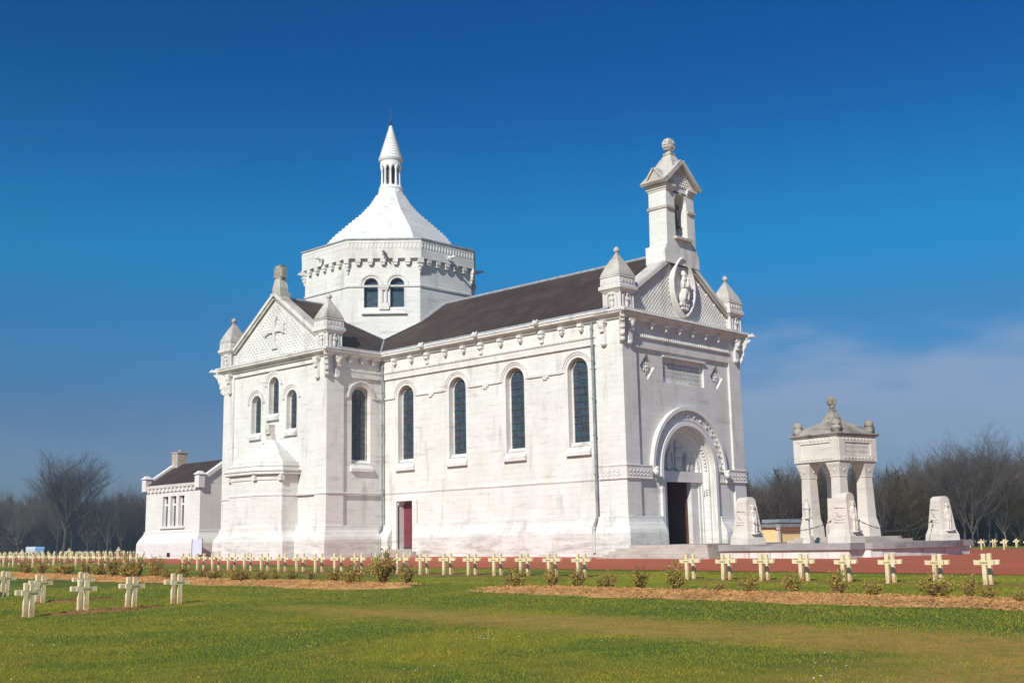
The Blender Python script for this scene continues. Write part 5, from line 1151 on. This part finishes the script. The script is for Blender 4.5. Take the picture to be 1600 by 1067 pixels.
# ------------------------------------------------------------------ trees
def make_tree(seed, H, spread, limbs, mat, trunk_r=.22, trunk_h=.3, up=.75, nsub=(7, 6, 6), twig=.012, narrow=False):
    rng = random.Random(seed); tr_ = MB(); cr = MB()
    def rv(k): return Vector([rng.gauss(0, k) for _ in range(3)])
    top = Vector((rng.uniform(-.3, .3), rng.uniform(-.3, .3), H * trunk_h)); prev = Vector((0, 0, -.3)); n = 4; R0 = trunk_r
    for i in range(n): q = Vector((0, 0, -.3)).lerp(top, (i + 1) / n) + Vector((rng.gauss(0, .05), rng.gauss(0, .05), 0)); tr_.tube(prev, q, R0 * (1.25 if i == 0 else 1) * (1 - .1 * i), R0 * (1 - .1 * (i + 1)), 8, False); prev = q
    top = prev
    def grow(p, d, l, r, lev):
        steps = 4 if lev < 2 else 3; pts = [p]
        for i in range(steps):
            d = (d + rv(.10 + .05 * lev) + Vector((0, 0, .06 + .05 * lev * up))).normalized(); q = pts[-1] + d * l / steps
            r2 = r * (1 - .75 * (i + 1) / steps); r1 = r * (1 - .75 * i / steps)
            (tr_ if lev == 0 else cr).tube(pts[-1], q, r1, max(r2, .006), 5 if lev == 0 else 3, False); pts.append(q)
        if lev >= 3: return
        for k in range(nsub[lev]):
            t = rng.uniform(.25, 1.0); i = min(steps - 1, int(t * steps)); s = pts[i].lerp(pts[i + 1], t * steps - i)
            dd = (d + rv(.55)).normalized(); dd.z = abs(dd.z) * .7 + .25; dd.normalize()
            if lev == 2:
                e = s + dd * l * rng.uniform(.35, .75); a = dd.orthogonal().normalized() * twig; cr.add([s - a, s + a, e], [(0, 1, 2)]); 
                b = s.lerp(e, .4); e2 = b + (dd + rv(.5)).normalized() * l * .4; cr.add([b - a * .7, b + a * .7, e2], [(0, 1, 2)])
            else: grow(s, dd, l * rng.uniform(.45, .68), r * .42, lev + 1)
    for k in range(limbs):
        a = 2 * pi * k / limbs + rng.uniform(-.3, .3); el = rng.uniform(.35, 1.0) if not narrow else rng.uniform(.9, 1.3)
        d = Vector((cos(a) * spread, sin(a) * spread, up * (1 + .6 * rng.random()))).normalized(); s = top - Z1 * H * rng.uniform(0, trunk_h * .35)
        grow(s, d, H * (1 - trunk_h) * (rng.uniform(.75, 1.05) if H < 20 else .62 + .38 * d.z) * .92, R0 * .5, 0)
    grow(top, Vector((0, 0, 1)), H * (1 - trunk_h) * .95, R0 * .65, 0)
    e = empty('bare_tree', (0, 0, 0), 'x', 'tree'); tr_.build('trunk', mat, e); cr.build('crown', mat, e); zs_ = sorted(v[2] for v in cr.v); e['top'] = zs_[int(len(zs_) * .9996)]; return e
TP = [make_tree(21, 12, .55, 6, 'bark', .20, .30), make_tree(22, 12.5, .42, 6, 'bark', .18, .36), make_tree(23, 11, .75, 7, 'barkp', .17, .22), make_tree(24, 12.5, .32, 5, 'bark', .2, .3, 1.0), make_tree(25, 9.0, .75, 7, 'barko', .15, .15, .6, (8, 7, 8), .02)]
tu = [False] * 5
def tree(k, x, y, s, label, group, sz=None):
    if tu[k]: e = copy_tree(TP[k])
    else: e = TP[k]; tu[k] = True
    e.location = (x, y, terr(x, y)); e.rotation_euler = (0, 0, random.uniform(0, 6.28)); e.scale = (s, s, sz or s * random.uniform(.95, 1.05)); e['label'] = label; e['group'] = group
def polar(u, D): S_ = (u - 800) / FPX * D; return EYE.x + sin(YAW) * D + cos(YAW) * S_, EYE.y + cos(YAW) * D - sin(YAW) * S_
random.seed(9)
def topr(u):                                         # height of the right-hand belt along its length
    P = [(1140, 738), (1180, 742), (1230, 730), (1260, 704), (1300, 720), (1350, 730), (1400, 706), (1430, 700), (1445, 712), (1478, 682), (1500, 684), (1515, 700), (1542, 664), (1560, 690), (1580, 680), (1600, 686), (1640, 680)]
    for (a, b), (c, d_) in zip(P, P[1:]):
        if u <= c: return b + (d_ - b) * (u - a) / (c - a)
    return 690
cnt = 0; ROWN = ['front', 'middle', 'back']
KN = ['broad grey', 'upright grey', 'pale spreading', 'slender narrow', 'bushy olive-brown']
HT = [t_['top'] for t_ in TP]
for t_ in TP: del t_['top']
for row, (D, step) in enumerate(((132, 13), (142, 15), (154, 17))):
    u = 1150 + row * 5; no = 0
    while u < 1650:
        x, y = polar(u + random.uniform(-4, 4), D + random.uniform(-3, 3)); k = random.choice((0, 1, 2, 3, 0, 1)) if row < 2 else random.choice((0, 1, 3))
        if row == 0 and 1370 < u < 1450 or row == 0 and random.random() < .12: k = 4
        hor = 834 + (1600 - u) * .02; h = (hor - topr(u) + (6 if row == 0 else random.uniform(-8, 10))) / FPX * D + 1.6 - terr(x, y)
        s = h / HT[k] * (1.0 if k < 4 else .8) * random.uniform(.90, 1.04); tree(k, x, y, s, 'bare %s tree, %s from left in the %s row of the right-hand belt' % (KN[k], NUM[no], ROWN[row]), 'winter trees of the right-hand belt'); cnt += 1; no += 1; u += step * random.uniform(.8, 1.2)
def topl(u):
    P = [(-40, 775), (20, 775), (50, 765), (80, 755), (110, 760), (140, 778), (160, 768), (185, 757), (215, 762), (260, 765), (330, 770)]
    for (a, b), (c, d_) in zip(P, P[1:]):
        if u <= c: return b + (d_ - b) * (u - a) / (c - a)
    return 770
for row, (D, step) in enumerate(((238, 13), (250, 14), (266, 14))):
    u = -35 + row * 5; no = 0
    while u < 320:
        x, y = polar(u + random.uniform(-4, 4), D + random.uniform(-5, 5)); k = random.choice((0, 1, 2, 0))
        h = (864 - u * .0195 - topl(u) + random.uniform(-6, 10)) / FPX * D + 1.6 - terr(x, y); s = h / HT[k] * random.uniform(.92, 1.05)
        tree(k, x, y, s, 'bare %s tree, %s from left in the %s row of the left-hand belt' % (KN[k], NUM[no], ROWN[row]), 'winter trees of the left-hand belt'); cnt += 1; no += 1; u += step * random.uniform(.8, 1.2)
print('TREES', cnt)
bt_ = make_tree(52, 22, .60, 14, 'bark', .45, .36, .95, (8, 8, 7), .022); x, y = polar(103, 232); bt_.location = (x, y, terr(x, y)); bt_.scale = [((864 - 697) / FPX * 232 + 1.6 - terr(x, y)) / bt_['top']] * 3; del bt_['top']; bt_['label'] = 'tall spreading bare tree rising alone above the far left belt'
# undergrowth below the belts: a thicket nobody could count
def thicket(name, us, D0, D1, h, n, seed, label):
    rng = np.random.RandomState(seed); T = rng.uniform(us[0], us[1], n); D = rng.uniform(D0, D1, n); S_ = (T - 800) / FPX * D; x = EYE.x + sin(YAW) * D + cos(YAW) * S_; y = EYE.y + cos(YAW) * D - sin(YAW) * S_
    z0 = np.array([terr(a, b) for a, b in zip(x, y)]); c = rng.rand(n) ** 1.3; hh = h * (.75 + .25 * np.sin(T * .11) + .15 * np.sin(T * .37 + 1)); z = z0 + c * hh; s = .16 + .28 * rng.rand(n)
    d1 = rng.normal(0, 1, (n, 3)); d1[:, 2] += 1.2; d1 /= np.linalg.norm(d1, axis=1)[:, None]; d2 = rng.normal(0, 1, (n, 3)); d2 /= np.linalg.norm(d2, axis=1)[:, None]; C_ = np.stack([x, y, z], 1)
    V = np.empty((n, 3, 3)); V[:, 0] = C_ - d2 * (s * .22)[:, None]; V[:, 1] = C_ + d2 * (s * .22)[:, None]; V[:, 2] = C_ + d1 * (s * 3.0)[:, None]
    me = bpy.data.meshes.new(name); me.vertices.add(n * 3); me.vertices.foreach_set('co', V.ravel()); me.loops.add(n * 3); me.loops.foreach_set('vertex_index', np.arange(n * 3, dtype=np.int32)); me.polygons.add(n); me.polygons.foreach_set('loop_start', np.arange(0, n * 3, 3, dtype=np.int32)); me.polygons.foreach_set('loop_total', np.full(n, 3, np.int32)); me.update(); me.validate(); me.materials.append(MT['brush'])
    o = bpy.data.objects.new(name, me); COL.objects.link(o); tag(o, label, 'undergrowth', kind='stuff')
thicket('undergrowth', (1140, 1660), 136, 160, 8.5, 90000, 3, 'dark thicket of brush under the right-hand tree belt')
thicket('undergrowth', (-45, 330), 246, 275, 11.0, 90000, 4, 'dark thicket of brush under the far left tree belt')

# ------------------------------------------------------------------ small yellow lodge seen between pylon and canopy
x, y = polar(1212, 118); zt = terr(x, y); yb = empty('lodge', (x, y, zt), 'small yellow flat-roofed lodge under the trees, seen between church and canopy', 'lodge'); yb.rotation_euler = (0, 0, -.2)
IV = Matrix.Identity(4)
m = MB(); m.box(-2.2, 1.0, -1.5, 2.0, -.2, 2.3); m.build('wall', 'yellow', yb, inv=IV)
m = MB(); m.box(-2.5, 2.9, -2.0, 2.2, 2.3, 2.62); m.box(-1.4, 2.0, -.8, 1.5, 2.75, 3.1); m.build('roof', 'pipe', yb, inv=IV)
m = MB(); m.box(-2.26, -2.2, -1.2, .6, -.1, .9); m.box(-2.8, -2.5, -1.9, -1.7, -.2, 2.3); m.box(1.0, 2.6, -1.2, -1.1, -.1, 1.7); m.build('porch', 'beige', yb, inv=IV)
m = MB(); m.box(1.1, 2.7, -.9, 1.8, -.1, 2.3); m.build('window', 'darkglass', yb, inv=IV)
m = MB(); m.obox((1.8, -1.3, .6), Vector((.5, 0, 1)).normalized(), Y1, Vector((1, 0, -.5)).normalized(), 0, 1.1, 0, .05, -.12, .12); m.box(1.3, 1.5, -1.3, -1.25, .3, 1.9); m.build('signpost', 'panel', yb, inv=IV)

# thin morning haze: a closed box of even air round the whole place
m = MB(); m.box(-90, 420, -150, 420, -3.5, 39.5); hz = m.build('haze', 'stone'); hz.data.materials.clear()
hm = bpy.data.materials.new('thin_haze'); hm.use_nodes = True; hn = hm.node_tree.nodes; hn.clear(); ho = hn.new('ShaderNodeOutputMaterial'); hv = hn.new('ShaderNodeVolumePrincipled')
hv.inputs['Color'].default_value = (.62, .80, 1.0, 1); hv.inputs['Density'].default_value = .0005; hm.node_tree.links.new(hv.outputs[0], ho.inputs['Volume']); hz.data.materials.append(hm)
tag(hz, 'thin blue haze over the whole cemetery', 'haze', kind='stuff')

# cars far off at the left
def make_car(paint, label, loc, rz):
    e = empty('parked_car', loc, label, 'car', 'cars parked by the far trees', rz); I = Matrix.Identity(4)
    m = MB(); P = [(-2.1, .35), (2.1, .35), (2.15, .75), (1.9, .92), (1.0, 1.0), (.45, 1.42), (-1.1, 1.45), (-1.8, 1.05), (-2.15, .95)]; m.slab((0, -.85, 0), X1, -Y1, P, -1.7); b = m.build('body', paint, e, inv=I)
    m = MB(); m.slab((0, -.87, 0), X1, -Y1, [(.85, 1.0), (.38, 1.36), (-1.05, 1.38), (-1.6, 1.02)], -1.74); m.build('windows', 'darkglass', e, inv=I)
    for x_ in (-1.35, 1.35):
        for y_ in (-.85, .67): m = MB(); m.tube((x_, y_, .32), (x_, y_ + .18, .32), .32, .32, 14); m.build('wheel', 'tyre', e, inv=I)
    return e
for u, p, l, dz in ((39, 'carw', 'white car parked under the far left trees', 0), (53, 'carb', 'pale blue car parked right of the white car under the far trees', 0)):
    x, y = polar(u, 229); make_car(p, l, (x, y, terr(x, y)), radians(62))
